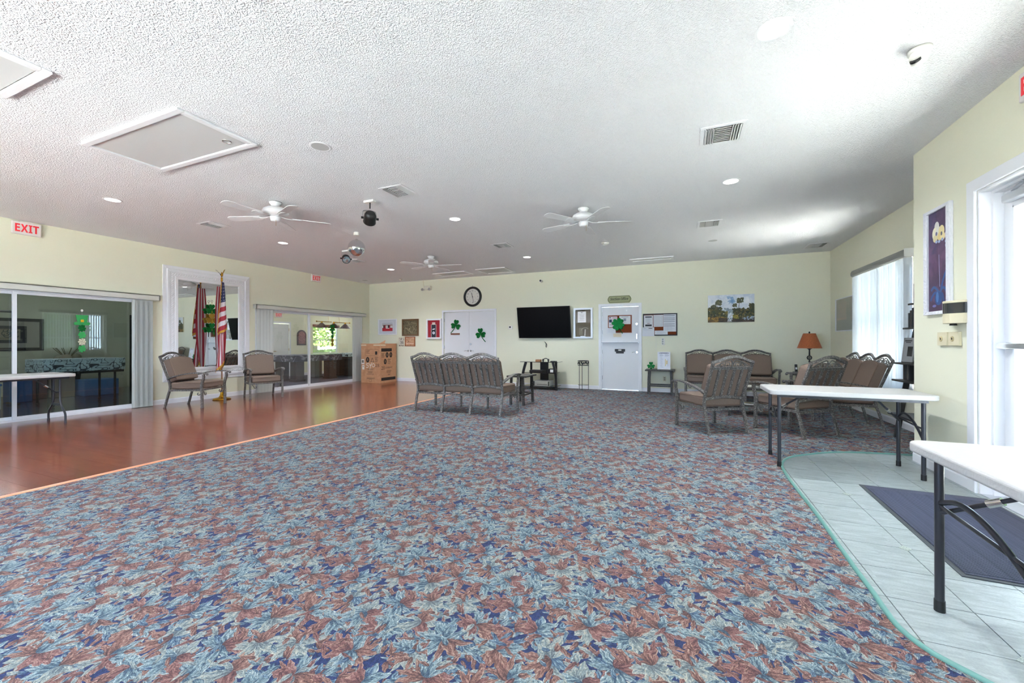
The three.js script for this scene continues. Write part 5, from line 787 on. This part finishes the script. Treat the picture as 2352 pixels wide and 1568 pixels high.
// ================================================================ MIRROR
{
  const o = thing('wall_mirror', 'large mirror in an ornate white frame on the left wall', 'mirror', [XL, 0, -5.54], PI / 2), w = 1.72, h = 2.30, cy = 1.575, fw = 0.255;
  const back = bars(w, h, fw + 0.01, 0.022, fw + 0.01, 0.004), rim = bars(w - 0.13, h - 0.13, 0.05, 0.042, 0.05, 0.008), inner = bars(w - 2 * fw + 0.10, h - 2 * fw + 0.10, 0.052, 0.036, 0.052, 0.006);
  mesh('frame', back.map((g) => g.translate(0, cy, 0)), M.white, o); mesh('raised_moulding', rim.map((g) => g.translate(0, cy, 0)), M.white, o); mesh('inner_moulding', inner.map((g) => g.translate(0, cy, 0)), M.white, o);
  const rope = [], rx = w / 2 - 0.165, ry = h / 2 - 0.165; for (let i = 0; i < 46; i++) { const y = -ry + 2 * ry * i / 45; for (const s of [-1, 1]) rope.push(place(new THREE.CapsuleGeometry(0.011, 0.03, 2, 6), s * rx, cy + y, 0.026, 0, 0, s * 0.7)); } for (let i = 1; i < 31; i++) { const x = -rx + 2 * rx * i / 31; for (const s of [-1, 1]) rope.push(place(new THREE.CapsuleGeometry(0.011, 0.03, 2, 6), x, cy + s * ry, 0.026, 0, 0, PI / 2 + 0.7)); }
  const r = mesh('rope_trim', rope, M.white, o); r.userData.kind = 'stuff';
  mesh('mirror_glass', [box(w - 2 * fw + 0.02, h - 2 * fw + 0.02, 0.004, 0, cy, 0.014)], M.mirror, o);
}
// ================================================================ FLAG
{
  const o = thing('flag_on_stand', 'fringed red, white and blue striped flag on a gold stand before the mirror', 'flag', [-8.99, 0, -5.56], PI / 2);
  mesh('base', [lathe([[0, 0], [0.16, 0], [0.165, 0.012], [0.15, 0.03], [0.06, 0.05], [0.035, 0.09], [0.025, 0.16], [0.028, 0.2], [0, 0.2]], 32)], M.brass, o);
  mesh('pole', [rod([0, 0.15, 0], [0, 2.50, 0], 0.0125, 12)], std('#8a5a34', 0.35), o);
  mesh('pole_cap', [cyl(0.018, 0.018, 0.06, 0, 2.52, 0), ball(0.02, 0, 2.56, 0)], M.brass, o);
  const wing = new THREE.Shape(); wing.moveTo(0, 0); wing.bezierCurveTo(0.03, 0.03, 0.08, 0.05, 0.12, 0.09); wing.bezierCurveTo(0.08, 0.085, 0.05, 0.05, 0.01, -0.03); wing.closePath();
  mesh('eagle', [place(lathe([[0, -0.05], [0.018, -0.03], [0.022, 0.0], [0.014, 0.035], [0.012, 0.05], [0, 0.058]], 12), 0, 2.63, 0), place(extrude(wing, 0.012), 0, 2.63, 0, 0, 0.35, 0.35), place(extrude(wing, 0.012).scale(-1, 1, 1), 0, 2.62, 0, 0, -0.35, -0.1)], M.brass, o);
  const R = '#9c1c2c', Wt = '#cfc4c6', B = '#1e2550', Gd = '#c08a22';
  const star = (c, x, y, r) => { c.beginPath(); for (let i = 0; i < 10; i++) { const a = -PI / 2 + i * PI / 5, q = i % 2 ? r * 0.42 : r; c.lineTo(x + q * Math.cos(a), y + q * Math.sin(a)); } c.fill(); };
  const front = canvasTex(256, 640, (c, w, h) => { c.fillStyle = B; c.fillRect(0, 0, w, h * 0.40); c.fillStyle = '#e6e4e6'; for (let j = 0; j < 6; j++) for (let i = 0; i < 4; i++) star(c, 32 + i * 64 + (j % 2) * 20, 36 + j * 40, 12); for (let k = 0; k < 6; k++) { c.fillStyle = k % 2 ? R : Wt; c.fillRect(0, h * (0.40 + k * 0.093), w, h * 0.094); } c.fillStyle = Gd; c.fillRect(0, h * 0.955, w, h * 0.05); });
  const lower = canvasTex(256, 512, (c, w, h) => { for (let k = 0; k < 7; k++) { c.fillStyle = k % 2 ? Wt : R; c.fillRect(k * w / 7, 0, w / 7 + 1, h); } c.fillStyle = Gd; c.fillRect(0, h * 0.95, w, h * 0.05); });
  const cloth = (fx) => { const NU = 28, NV = 44, pos = [], uv = [], idx = []; for (let j = 0; j <= NV; j++) for (let i = 0; i <= NU; i++) { const u = i / NU, v = j / NV; pos.push(...fx(u, v)); uv.push(u, 1 - v); } for (let j = 0; j < NV; j++) for (let i = 0; i < NU; i++) { const a = j * (NU + 1) + i, b = a + 1, d = a + NU + 1; idx.push(a, d, b, b, d, d + 1); } const g = new THREE.BufferGeometry(); g.setAttribute('position', new THREE.Float32BufferAttribute(pos, 3)); g.setAttribute('uv', new THREE.Float32BufferAttribute(uv, 2)); g.setIndex(idx); g.computeVertexNormals(); return g; };
  const fm = (t) => std('#ffffff', 0.65, { map: t, side: THREE.DoubleSide });
  mesh('flag_front_fold', cloth((u, v) => { const w = 0.05 + 0.155 * Math.pow(v, 0.8), x = -w * 0.62 + u * w + (u > 0.5 ? 0.01 : 0), y = 2.47 - v * 1.03 - 0.10 * v * (1 - u) + 0.04 * v * u, z = 0.03 + 0.02 * v + 0.022 * v * Math.sin(u * 9 + v * 2) ; return [x, y, z]; }), fm(front), o);
  mesh('flag_rear_fold', cloth((u, v) => { const w = 0.07 + 0.16 * Math.sin(PI * Math.min(1, 0.15 + v * 0.75)), x = -w * 0.52 + u * w, y = 2.38 - v * 1.66 - 0.14 * Math.sin(u * PI) * v, z = -0.035 - 0.012 * v + 0.03 * v * Math.sin(u * 11 + 1 + v * 2.5); return [x, y, z]; }), fm(lower), o);
  mesh('flag_middle_fold', cloth((u, v) => { const w = 0.06 + 0.13 * v, x = -w * 0.75 + u * w, y = 1.55 - v * 0.88 + 0.22 * (u - 0.5) * v, z = 0.02 + 0.02 * v * Math.sin(u * 8 + v * 3); return [x, y, z]; }), fm(lower), o);
  mesh('fringe', [tube([[-0.035, 2.46, 0.045], [-0.06, 2.1, 0.05], [-0.10, 1.75, 0.055], [-0.128, 1.40, 0.06]], 0.007, 30, 6)], std('#b98522', 0.6), o);
}
// ================================================================ CARDBOARD BOX
{
  const o = thing('cardboard_box', 'tall brown printed cardboard box in the far left corner', 'cardboard box', [-8.545, 0, -9.865]), w = 0.72, h = 1.115;
  const side = (k) => canvasTex(512, 800, (c, W, H) => {
    c.fillStyle = k ? '#b98864' : '#b98864'; c.fillRect(0, 0, W, H); blotch(c, W, H, 120, ['rgba(170,120,84,.25)', 'rgba(205,160,124,.2)'], 0.02, 0.12);
    c.fillStyle = '#1d1712'; c.strokeStyle = '#33261c'; c.lineWidth = 3;
    const oval = (x, y) => { c.fillStyle = '#1d1712'; c.beginPath(); c.ellipse(x, y, 44, 58, 0, 0, 7); c.fill(); c.strokeStyle = '#b98864'; c.lineWidth = 7; c.beginPath(); c.moveTo(x - 14, y + 28); c.lineTo(x - 4, y - 30); c.lineTo(x + 18, y + 20); c.stroke(); }, lines = (x, y, n, L) => { c.fillStyle = '#4a372a'; for (let i = 0; i < n; i++) c.fillRect(x, y + i * 20, L - (i % 3) * 14, 7); };
    if (k) { c.fillRect(30, 70, 330, 66); lines(60, 92, 1, 260); oval(210, 210); oval(330, 210); lines(30, 170, 5, 100); oval(150, 350); lines(230, 300, 6, 100); c.fillStyle = '#1d1712'; c.font = '96px sans-serif'; c.fillText('28', 30, 520); lines(150, 468, 2, 230); lines(190, 545, 3, 160); lines(230, 620, 2, 90); c.fillStyle = '#1d1712'; c.fillRect(30, 690, 450, 62); lines(70, 714, 1, 330); }
    else { c.strokeRect(120, 90, 340, 130); c.fillStyle = '#1d1712'; c.fillRect(375, 130, 56, 70); lines(140, 110, 4, 90); oval(175, 310); c.strokeStyle = '#33261c'; c.lineWidth = 8; c.beginPath(); c.moveTo(260, 350); c.lineTo(300, 270); c.lineTo(345, 350); c.closePath(); c.stroke(); lines(370, 250, 6, 90); c.strokeStyle = '#d9cfc4'; c.lineWidth = 13; c.beginPath(); c.moveTo(210, 390); c.bezierCurveTo(110, 380, 130, 430, 180, 430); c.bezierCurveTo(220, 440, 180, 500, 130, 470); c.stroke(); c.beginPath(); c.moveTo(220, 390); c.lineTo(240, 440); c.lineTo(280, 385); c.lineTo(225, 530); c.stroke(); c.beginPath(); c.ellipse(330, 425, 34, 34, 0, 0, 7); c.stroke(); c.fillStyle = '#1d1712'; c.font = '92px sans-serif'; c.fillText('28', 385, 458); lines(170, 500, 2, 160); c.font = 'bold 60px sans-serif'; c.fillStyle = '#1d1712'; lines(180, 560, 2, 130); lines(150, 610, 1, 190); lines(150, 690, 2, 220); c.strokeStyle = '#33261c'; c.lineWidth = 4; c.strokeRect(215, 730, 60, 44); c.fillStyle = '#d8d2c8'; c.fillRect(2, 300, 86, 104); c.fillRect(28, 424, 60, 96); c.fillStyle = '#6a6258'; c.fillRect(20, 320, 50, 56); c.fillRect(44, 446, 20, 20); }
  });
  const A = std('#ffffff', 0.85, { map: side(0) }), Bm = std('#ffffff', 0.85, { map: side(1) }), P = std('#b98864', 0.85);
  mesh('body', new THREE.BoxGeometry(w, h, 0.72).translate(0, h / 2, 0), [Bm, Bm, P, P, A, A], o);
  mesh('lid', [box(w + 0.012, 0.07, 0.732, 0, h + 0.012, 0)], P, o);
  mesh('tape', [box(0.20, 0.035, 0.002, -0.26, h + 0.0, 0.367), box(0.25, 0.035, 0.002, 0.235, h + 0.0, 0.367), box(0.002, 0.035, 0.22, 0.367, h, 0.25)], std('#cdbd9f', 0.5), o);
  mesh('flap', [place(extrude(shapeOf([[0, 0], [0.17, 0], [0.19, 0.10], [0.17, 0.095]]), 0.006), 0.18, h + 0.045, 0.20, -0.2, 0.3, 0)], P, o);
}
// ================================================================ LAMP AND THINGS ON THE CORNER TABLE
{
  const o = thing('table_lamp', 'table lamp with orange cone shade in the far corner', 'lamp', [2.32, 0.562, -9.86]);
  mesh('base', [lathe([[0, 0], [0.085, 0], [0.085, 0.012], [0.04, 0.03], [0.014, 0.05], [0.012, 0.22], [0.02, 0.235], [0.012, 0.25], [0.011, 0.27], [0, 0.27]], 24)], M.black, o); mesh('stem', [lathe([[0, 0.36], [0.014, 0.36], [0.012, 0.47], [0.03, 0.49], [0.05, 0.50], [0, 0.50]], 20)], M.black, o);
  mesh('openwork_sphere', Array.from({ length: 5 }, (_, i) => ring(0.042, 0.005, 0, 0.315, 0, 0, i * PI / 5, 0, 20, 6)), M.black, o);
  const sh = lathe([[0.208, 0.505], [0.105, 0.80]], 40); mesh('shade', sh, phys('#ffffff', 0.95, { map: speckle([186, 104, 62], 0.18, 40, 101, 3), transmission: 0.2, thickness: 0, side: THREE.DoubleSide }), o);
  mesh('finial', [lathe([[0, 0.80], [0.012, 0.805], [0.016, 0.825], [0.006, 0.84], [0, 0.842]], 14)], M.black, o); mesh('harp', [rod([-0.1, 0.80, 0], [0.1, 0.80, 0], 0.003), rod([0, 0.49, 0], [0, 0.81, 0], 0.004)], M.black, o);
}
{ const o = thing('cordless_phone', 'black cordless phone in its cradle on the corner table', 'phone', [2.08, 0.562, -9.78]); mesh('cradle', [rbox(0.11, 0.035, 0.10, 0.01, 0, 0.018, 0)], M.black, o); mesh('handset', [rbox(0.048, 0.155, 0.028, 0.01, 0, 0.105, -0.01, -0.2)], M.black, o); mesh('keypad', [rbox(0.03, 0.04, 0.004, 0.002, 0, 0.10, 0.006, -0.2)], M.alu, o); }
{ const o = thing('clock_radio', 'white clock radio with black dials on the corner table', 'radio', [2.48, 0.562, -9.70]); mesh('stack_base', [rbox(0.24, 0.15, 0.15, 0.008, 0, 0.075, 0)], std('#8e8577', 0.7), o); mesh('body', [rbox(0.23, 0.085, 0.13, 0.01, 0, 0.194, 0)], M.plasticWhite, o); mesh('display', [box(0.12, 0.018, 0.002, -0.03, 0.215, 0.066)], M.dark, o); mesh('dial', [cyl(0.012, 0.012, 0.01, 0.065, 0.205, 0.068, PI / 2), cyl(0.012, 0.012, 0.01, 0.095, 0.205, 0.068, PI / 2)], M.dark, o); }
{ const o = thing('picture_stand', 'small white framed card on the corner table', 'photo frame', [2.22, 0.562, -9.70]); mesh('frame', bars(0.12, 0.15, 0.014, 0.012).map((g) => place(g, 0, 0.078, 0, -0.15)), M.white, o); mesh('card', [place(new THREE.PlaneGeometry(0.10, 0.13), 0, 0.078, 0.004, -0.15)], std('#8a7f78', 0.7), o); }
{ const o = thing('schedule_sheet', 'white printed sheet on an easel, on the end table by the office door', 'sign', [-0.43, 0.562, -10.12]); const t = sheetTex(256, 384, '#e4e5ec', [[0.2, 0.05, 0.6, 0.035, '#5a5c68'], [0.12, 0.06, 0.05, 0.03, '#26262a'], [0.83, 0.06, 0.05, 0.03, '#26262a'], ...textLines(5, 0.15, 0.3, 0.12, 0.28, '#a9adba'), ...textLines(5, 0.55, 0.35, 0.12, 0.28, '#a9adba'), ...textLines(12, 0.2, 0.22, 0.32, 0.95, '#b2b5c4'), [0.6, 0.42, 0.05, 0.4, '#d8c27a'], [0.7, 0.5, 0.06, 0.22, '#d8b35a'], [0.8, 0.4, 0.02, 0.45, '#b2b5c4']]); mesh('sheet', [box(0.28, 0.40, 0.004, 0, 0.205, 0, -0.12)], M.paper, o); mesh('print', [place(new THREE.PlaneGeometry(0.28, 0.40), 0, 0.205, 0.0024, -0.12)], std('#ffffff', 0.8, { map: t }), o); mesh('support', [box(0.05, 0.3, 0.004, 0, 0.15, -0.06, 0.3)], M.paper, o); mesh('foot', [box(0.28, 0.008, 0.07, 0, 0.004, 0.01)], M.paper, o); }
// ================================================================ LEANING SHELF BY THE WINDOW
{
  const o = thing('ladder_shelf', 'dark leaning ladder shelf partly hidden behind the entrance wall corner', 'shelf', [2.47, 0, -6.28]);   // climbs towards +x wall
  for (const s of [-1, 1]) { mesh('rail', [sweep([[-0.02, 0, s * 0.30], [0.26, 1.95, s * 0.30]], 0.05, 0.03, [1, 0, 0], 4)], M.dark, o); mesh('rear_support', [rod([0.30, 0.0, s * 0.28], [0.20, 1.5, s * 0.28], 0.012)], M.dark, o); }
  [[0.30, -0.10, 0.40], [0.72, -0.06, 0.34], [0.93, -0.04, 0.30], [1.36, 0.05, 0.22], [1.66, 0.10, 0.18]].forEach(([y, x, d]) => mesh('shelf_board', [rbox(d, 0.022, 0.64, 0.004, x + d / 2, y, 0)], M.dark, o));
}
const bookCols = ['#2a2a2e', '#3a3430', '#23262c', '#4a4642', '#1e2024'];
[[1.371, 0.10, 5, 'upper shelf'], [0.731, 0.05, 4, 'lower shelf'], [1.671, 0.15, 3, 'top shelf']].forEach(([y, x, n, where], k) => { for (let i = 0; i < n; i++) { const m = mesh('book', [rbox(0.13, 0.18 + 0.03 * ((i * 7 + k) % 3), 0.032, 0.003, 0, 0.09 + 0.015 * ((i * 7 + k) % 3), 0)], std(bookCols[(i + k) % 5], 0.5)); m.position.set(2.47 + x + 0.055, y, -6.55 + i * 0.045); tag(m, ['black', 'dark brown', 'charcoal', 'grey', 'blue black'][(i + k) % 5] + ' book on the ' + where + ' of the ladder shelf, ' + ['first', 'second', 'third', 'fourth', 'fifth'][i] + ' from the far end', 'book', 'books on the ladder shelf'); } });
{ const o = thing('brochure_holder', 'grey tilted notice holder on the ladder shelf', 'brochure holder', [2.50, 0.942, -6.40], -PI / 2); mesh('panel', [box(0.26, 0.30, 0.01, 0, 0.152, 0, -0.10)], std('#7d7f80', 0.6), o); mesh('print', [place(new THREE.PlaneGeometry(0.24, 0.28), 0, 0.152, 0.0055, -0.10)], std('#ffffff', 0.7, { map: sheetTex(192, 224, '#8b8d8e', [[0.1, 0.06, 0.7, 0.06, '#3a3c3e'], [0.2, 0.14, 0.5, 0.04, '#3a3c3e'], [0.45, 0.34, 0.5, 0.42, '#1c1d1f']]) }), o); mesh('foot', [box(0.26, 0.01, 0.08, 0, 0.005, -0.02)], M.dark, o); }
// ================================================================ DOOR MAT
{
  const ribs = dataTex(64, 256, (u, v, x, y) => { const k = 0.75 + 0.5 * hash(x, y, 111); return [70 * k, 74 * k, 92 * k]; }, true, 6, 1 / 0.20), rb = dataTex(8, 256, (u, v, x, y) => (y % 16) < 9 ? 255 : 40, false, 1, 1 / 0.20);
  const o = thing('door_mat', 'dark blue grey ribbed door mat on the entrance tiles', 'door mat', [1.71, 0.0, -3.53], -0.03);
  const g = extrude(shapeOf([[-0.36, -0.71], [0.30, -0.71], [0.36, -0.64], [0.36, 0.71], [-0.36, 0.71]]), 0.009).rotateX(-PI / 2).translate(0, 0.001, 0); mesh('pile', g, std('#ffffff', 1, { map: ribs, bumpMap: rb, bumpScale: 0.004 }), o);
  mesh('rib_strips', Array.from({ length: 112 }, (_, i) => box(0.72, 0.004, 0.007, 0, 0.012, -0.70 + i * 0.0125)).filter((_, i) => i > 5), std('#ffffff', 1, { map: ribs }), o).userData.kind = 'stuff';
  mesh('rubber_edge', [extrude(shapeOf([[-0.385, -0.735], [0.31, -0.735], [0.385, -0.65], [0.385, 0.735], [-0.385, 0.735]]), 0.005).rotateX(-PI / 2).translate(0, 0.0008, 0)], std('#3e4347', 0.7), o);
}
// ================================================================ POOL TABLE ROOM
M.poolWood = std('#3a3230', 0.4);
M.marbleDark = std('#ffffff', 0.35, { map: dataTex(256, 256, (u, v) => { const n = Math.abs(vn(u * 5 + 2.5 * vn(u * 3, v * 3, 3, 3, 120) + v * 4, v * 5 - u * 3, 9999, 9999, 121) - 0.5), k = sst(0.0, 0.10, n), q = vn(u * 14, v * 14, 14, 14, 122); return [mixn(150, 52, k) + 14 * q, mixn(152, 54, k) + 14 * q, mixn(166, 72, k) + 16 * q]; }, true, 1.2, 1.2) });
M.marbleLight = std('#ffffff', 0.3, { map: dataTex(256, 256, (u, v) => { const n = Math.abs(vn(u * 9 + 3 * vn(u * 5, v * 5, 5, 5, 124), v * 11, 9999, 11, 125) - 0.5), k = sst(0.02, 0.11, n), q = vn(u * 20, v * 20, 20, 20, 126); return [mixn(40, 190, k) + 24 * q, mixn(46, 206, k) + 24 * q, mixn(54, 210, k) + 24 * q]; }, true, 2, 2) });
function gameTable(label, x, z, L, W, cover, skirt) {
  const o = thing('pool_table', label, 'pool table', [x, 0, z], 0.0), H = 0.80;
  mesh('cabinet', [rbox(W, 0.16, L, 0.02, 0, H - 0.10, 0)], M.poolWood, o);
  mesh('cover', [rbox(W + 0.02, skirt, L + 0.02, 0.015, 0, H - skirt / 2 + 0.012, 0)], cover, o);
  for (const a of [-1, 1]) for (const b of [-1, 1]) mesh('leg', [rbox(0.26, 0.62, 0.30, 0.02, a * (W / 2 - 0.2), 0.31, b * (L / 2 - 0.32)), rbox(0.30, 0.07, 0.34, 0.01, a * (W / 2 - 0.2), 0.035, b * (L / 2 - 0.32))], M.poolWood, o);
  return o;
}
gameTable('pool table under a dark marbled cover behind the glass', -11.25, -9.60, 1.9, 1.05, M.marbleDark, 0.20);
gameTable('dark games table under a pale marbled cover below the window', -11.35, -11.75, 1.5, 0.9, M.marbleLight, 0.12);
{ // three shade billiard lamp
  const o = thing('billiard_lamp', 'brass billiard lamp with three maroon shades in the pool table room', 'lamp', [-11.3, 0, -10.75]);
  mesh('bar', [rod([0, 1.905, -0.72], [0, 1.905, 0.72], 0.012), ball(0.025, 0, 1.905, 0.73), ball(0.025, 0, 1.905, -0.73)], M.brass, o);
  for (const z of [-0.25, 0.25]) mesh('chain', [rod([0, 1.91, z], [0, 2.5, z * 0.8], 0.004)], M.brass, o);
  for (const z of [-0.52, 0, 0.52]) { const s = mesh('shade', [lathe([[0.2, 1.70], [0.05, 1.85], [0.03, 1.86]], 28, 0, 0, z)], std('#4a2a2a', 0.5, { side: THREE.DoubleSide }), o); mesh('socket', [cyl(0.03, 0.03, 0.06, 0, 1.88, z)], M.brass, s); }
}
{ const s = new THREE.Shape(); s.moveTo(-0.19, 0); s.lineTo(0.19, 0); s.lineTo(0.19, 0.36); s.absarc(0, 0.36, 0.19, 0, PI); s.closePath(); const i = new THREE.Shape(); i.moveTo(-0.14, 0.05); i.lineTo(0.14, 0.05); i.lineTo(0.14, 0.36); i.absarc(0, 0.36, 0.14, 0, PI); i.closePath(); const o = thing('arched_plaque', 'brown arched wall plaque in the pool table room', 'plaque', [XP, 1.10, -10.69], PI / 2); mesh('board', extrude(s, 0.03, 0.005), std('#4c3c3a', 0.5), o); mesh('face', extrude(i, 0.006).translate(0, 0, 0.028), std('#ffffff', 0.6, { map: speckle([140, 92, 88], 0.3, 8, 131, 5) }), o); }
// ================================================================ STORAGE ROOM
{
  const o = thing('storage_table', 'long table under a pale marbled cloth behind the left glass door', 'table', [-11.1, 0, -4.12]);
  mesh('tablecloth', [rbox(0.75, 0.24, 1.18, 0.01, 0, 0.77, 0)], M.marbleLight, o); mesh('apron', [box(0.70, 0.05, 1.15, 0, 0.63, 0)], M.black, o);
  for (const a of [-1, 1]) for (const b of [-1, 1]) mesh('leg', [rod([a * 0.30, 0.63, b * 0.45], [a * 0.30, 0.03, b * 0.45], 0.02), ball(0.03, a * 0.30, 0.03, b * 0.45)], M.black, o);
}
framed('framed_art', 'dark framed art print on the storage room wall at the left edge', 'picture', [-14.0, 1.39, -4.08], PI / 2, 1.05, 0.74, 0.07, std('#2c2624', 0.5), canvasTex(256, 192, (c, w, h) => { c.fillStyle = '#b3aca0'; c.fillRect(0, 0, w, h); c.fillStyle = '#4a4a4c'; c.fillRect(56, 34, w - 112, h - 68); c.fillStyle = '#a79c86'; c.fillRect(84, 56, w - 168, h - 112); c.strokeStyle = '#4e5a54'; c.lineWidth = 4; for (let i = 0; i < 9; i++) { c.beginPath(); c.arc(108 + (i * 29) % 50, 70 + (i * 17) % 50, 8 + i % 4 * 3, 0, 4); c.stroke(); } }));
{ const o = thing('pipe_rack', 'black pipe clothes rack behind the left glass door', 'rack', [-11.9, 0, -3.35], 0); for (const z of [-0.16, 0.9]) { mesh('upright', [rod([0, 0.05, z], [0, 1.80, z], 0.02, 12)], M.dark, o); mesh('foot_bar', [rod([-0.25, 0.03, z], [0.25, 0.03, z], 0.02, 12)], M.dark, o); } mesh('top_bar', [rod([0, 1.80, -0.16], [0, 1.80, 0.9], 0.02, 12), ball(0.03, 0, 1.80, -0.16), ball(0.03, 0, 1.80, 0.9)], M.dark, o); mesh('lower_bar', [rod([0, 1.06, -0.16], [0, 1.06, 0.9], 0.018, 12)], M.dark, o); }
{ const o = thing('dried_bouquet', 'pale dried flower bouquet in a dark bin behind the left glass door', 'bouquet', [-13.2, 0, -4.72]); mesh('bin', [lathe([[0, 0], [0.18, 0], [0.24, 0.62], [0.22, 0.62], [0.17, 0.02], [0, 0.02]], 20)], M.dark, o); for (let i = 0; i < 16; i++) { const a = i * 2.4, r = 0.06 + 0.28 * ((i * 0.37) % 1); mesh('bloom', [place(new THREE.IcosahedronGeometry(0.085, 1), r * Math.cos(a), 0.72 + 0.16 * ((i * 0.61) % 1), r * Math.sin(a))], std(['#a39c88', '#8f8a70', '#b1a48c'][i % 3], 0.9), o); } for (let i = 0; i < 10; i++) { const a = i * 1.9; mesh('grass_blade', [tube([[0, 0.6, 0], [0.08 * Math.cos(a), 0.9, 0.08 * Math.sin(a)], [0.22 * Math.cos(a), 1.08, 0.22 * Math.sin(a)]], 0.006, 6, 4)], std('#6e6a48', 0.9), o); } }
const crate = (label, x, z, w, h, d, col, y = 0, lid) => { const o = thing('storage_box', label, 'storage box', [x, y, z], 0, 'boxes in the storage room'); mesh('body', [rbox(w, h, d, 0.015, 0, h / 2, 0)], std(col, 0.5), o); if (lid) mesh('lid', [rbox(w + 0.02, 0.04, d + 0.02, 0.012, 0, h + 0.02, 0)], std(lid, 0.5), o); return o; };
crate('white plastic tub with blue lid and label in the storage room, far left', -11.55, -2.95, 0.45, 0.42, 0.5, '#b9c4cc', 0, '#2f6cb0'); crate('blue plastic tub in the storage room beside the rack', -12.5, -3.75, 0.36, 0.5, 0.3, '#2c5c9a'); crate('maroon carton in the storage room', -12.9, -4.08, 0.4, 0.5, 0.32, '#6a4648'); crate('tan carton with printed mark in the storage room', -12.75, -4.45, 0.35, 0.46, 0.36, '#a89684'); crate('light blue plastic crate in the storage room under the table', -12.6, -5.0, 0.5, 0.36, 0.6, '#4d7cb4');
crate('tall white carton with grey symbols beside the posters in the storage room', -10.15, -5.15, 0.30, 0.62, 0.22, '#b5b8bc');
[['picture book box in dark colours on the storage room floor', 0, '#2a3442'], ['flat game box with yellow stripe in the storage room, lower', 0.16, '#3c3428'], ['flat game box with blue side in the storage room, middle', 0.32, '#24486a'], ['flat game box with dark cover in the storage room, upper', 0.48, '#2b2622']].forEach(([l, y, c], i) => { const o = crate(l, -10.25, -5.62, 0.42, 0.155, 0.46, c, y); mesh('stripe', [box(0.002, 0.035, 0.38, 0.2115, 0.08, 0)], std(['#b99a3a', '#c8a53c', '#b08a2c', '#8a6a3a'][i], 0.5), o); });
{ // steel shelving
  const o = thing('storage_shelving', 'black metal shelving in the storage room beside the stacked blinds', 'shelving', [-12.3, 0, -5.98]);
  for (const a of [-1, 1]) for (const b of [-1, 1]) mesh('post', [box(0.035, 1.9, 0.035, a * 0.62, 0.95, b * 0.2)], M.black, o);
  for (const y of [0.25, 0.65, 1.02, 1.40, 1.80]) mesh('shelf', [box(1.26, 0.03, 0.44, 0, y, 0)], M.black, o);
}
for (const [k, y] of [[0, 0.667], [1, 1.037], [2, 1.417]]) for (let i = 0; i < 4; i++) { const m = mesh('game_box', [rbox(0.24, 0.07 + 0.03 * ((i + k) % 3), 0.3, 0.006, 0, 0.035 + 0.015 * ((i + k) % 3), 0)], std(['#7a4a3a', '#8a8478', '#3e4a58', '#a89a84'][(i + k) % 4], 0.6)); m.position.set(-12.8 + i * 0.33, y, -5.98); tag(m, ['red brown', 'grey', 'slate blue', 'tan'][(i + k) % 4] + ' game box on the ' + ['lower', 'middle', 'upper'][k] + ' shelf of the storage shelving', 'box', 'boxes on the storage shelving'); }

// ================================================================ OUTSIDE: HEDGE AND TREES
const leafMat = [std('#6f8a3a', 0.8), std('#8aa04a', 0.8), std('#4f6a30', 0.8)];
function shrub(name, label, x, z, w, h, d, n, mat, trunk = 0) {
  const o = thing(name, label, trunk ? 'tree' : 'hedge', [x, -0.07, z]); const g = [];
  for (let i = 0; i < n; i++) { const a = rr(0, 7), r = Math.sqrt(rnd()), y = rr(0.02, 1); const p = new THREE.PlaneGeometry(0.16, 0.09); place(p, (w / 2) * r * Math.cos(a), trunk + y * h, (d / 2) * r * Math.sin(a), rr(-1.2, 1.2), rr(0, 6), rr(-1, 1)); g.push(p); }
  const f = mesh('foliage', g, mat, o); f.userData.kind = 'stuff'; if (trunk) mesh('trunk', [cyl(0.09, 0.13, trunk + h * 0.5, 0, (trunk + h * 0.5) / 2, 0)], std('#6a5a48', 0.9), o); return o;
}
M.leaf = [0, 1, 2].map((k) => std(['#86a045', '#9db456', '#5d7a38'][k], 0.8, { side: THREE.DoubleSide }));
shrub('hedge', 'green hedge outside the blind covered window', 6.4, -8.2, 0.9, 0.7, 3.4, 1500, M.leaf[2]);
shrub('garden_tree', 'yellow green tree outside the pool room window, left', -17.6, -12.6, 2.6, 3.2, 2.4, 2600, M.leaf[1], 1.2); shrub('garden_tree', 'green tree outside the pool room window, right', -18.6, -16.4, 3.0, 3.4, 2.8, 2600, M.leaf[0], 1.0);
shrub('hedge', 'yellow green hedge outside the pool room window', -16.2, -14.6, 0.9, 0.9, 4.0, 1800, M.leaf[1]);
{ const o = thing('neighbour_house', 'cream house wall with white trim outside the pool room window', 'house', [-24, -0.07, -18]); mesh('wall', [box(0.3, 3.2, 12, 0, 1.6, 0)], std('#cfc2a8', 0.8), o); mesh('roof', [box(1.6, 0.25, 13, 0, 3.3, 0)], std('#9a8a78', 0.8), o); mesh('window', [box(0.06, 1.2, 1.6, 0.17, 1.6, 1.5)], M.dark, o); mesh('trim', [box(0.05, 3.2, 0.2, 0.17, 1.6, -1.2)], M.white, o); }

{ // tall clipped hedge across the walk outside the entrance
  const o = thing('hedge', 'tall clipped green hedge across the walk outside the entrance', 'hedge', [10.2, -0.07, -3.5]); mesh('core', [rbox(1.2, 4.2, 15, 0.15, 0, 2.1, 0)], std('#3d5230', 0.95), o);
  const g = []; for (let i = 0; i < 2200; i++) g.push(place(new THREE.PlaneGeometry(0.16, 0.10), -0.62 + rr(-0.05, 0.05), rr(0.05, 4.25), rr(-7.5, 7.5), rr(-0.8, 0.8), PI / 2 + rr(-0.8, 0.8), rr(-1, 1))); const f = mesh('foliage', g, M.leaf[2], o); f.userData.kind = 'stuff';
}
scene.traverse((o) => { if (o.isMesh) { o.castShadow = true; o.receiveShadow = true; } });
renderer.render(scene, camera);
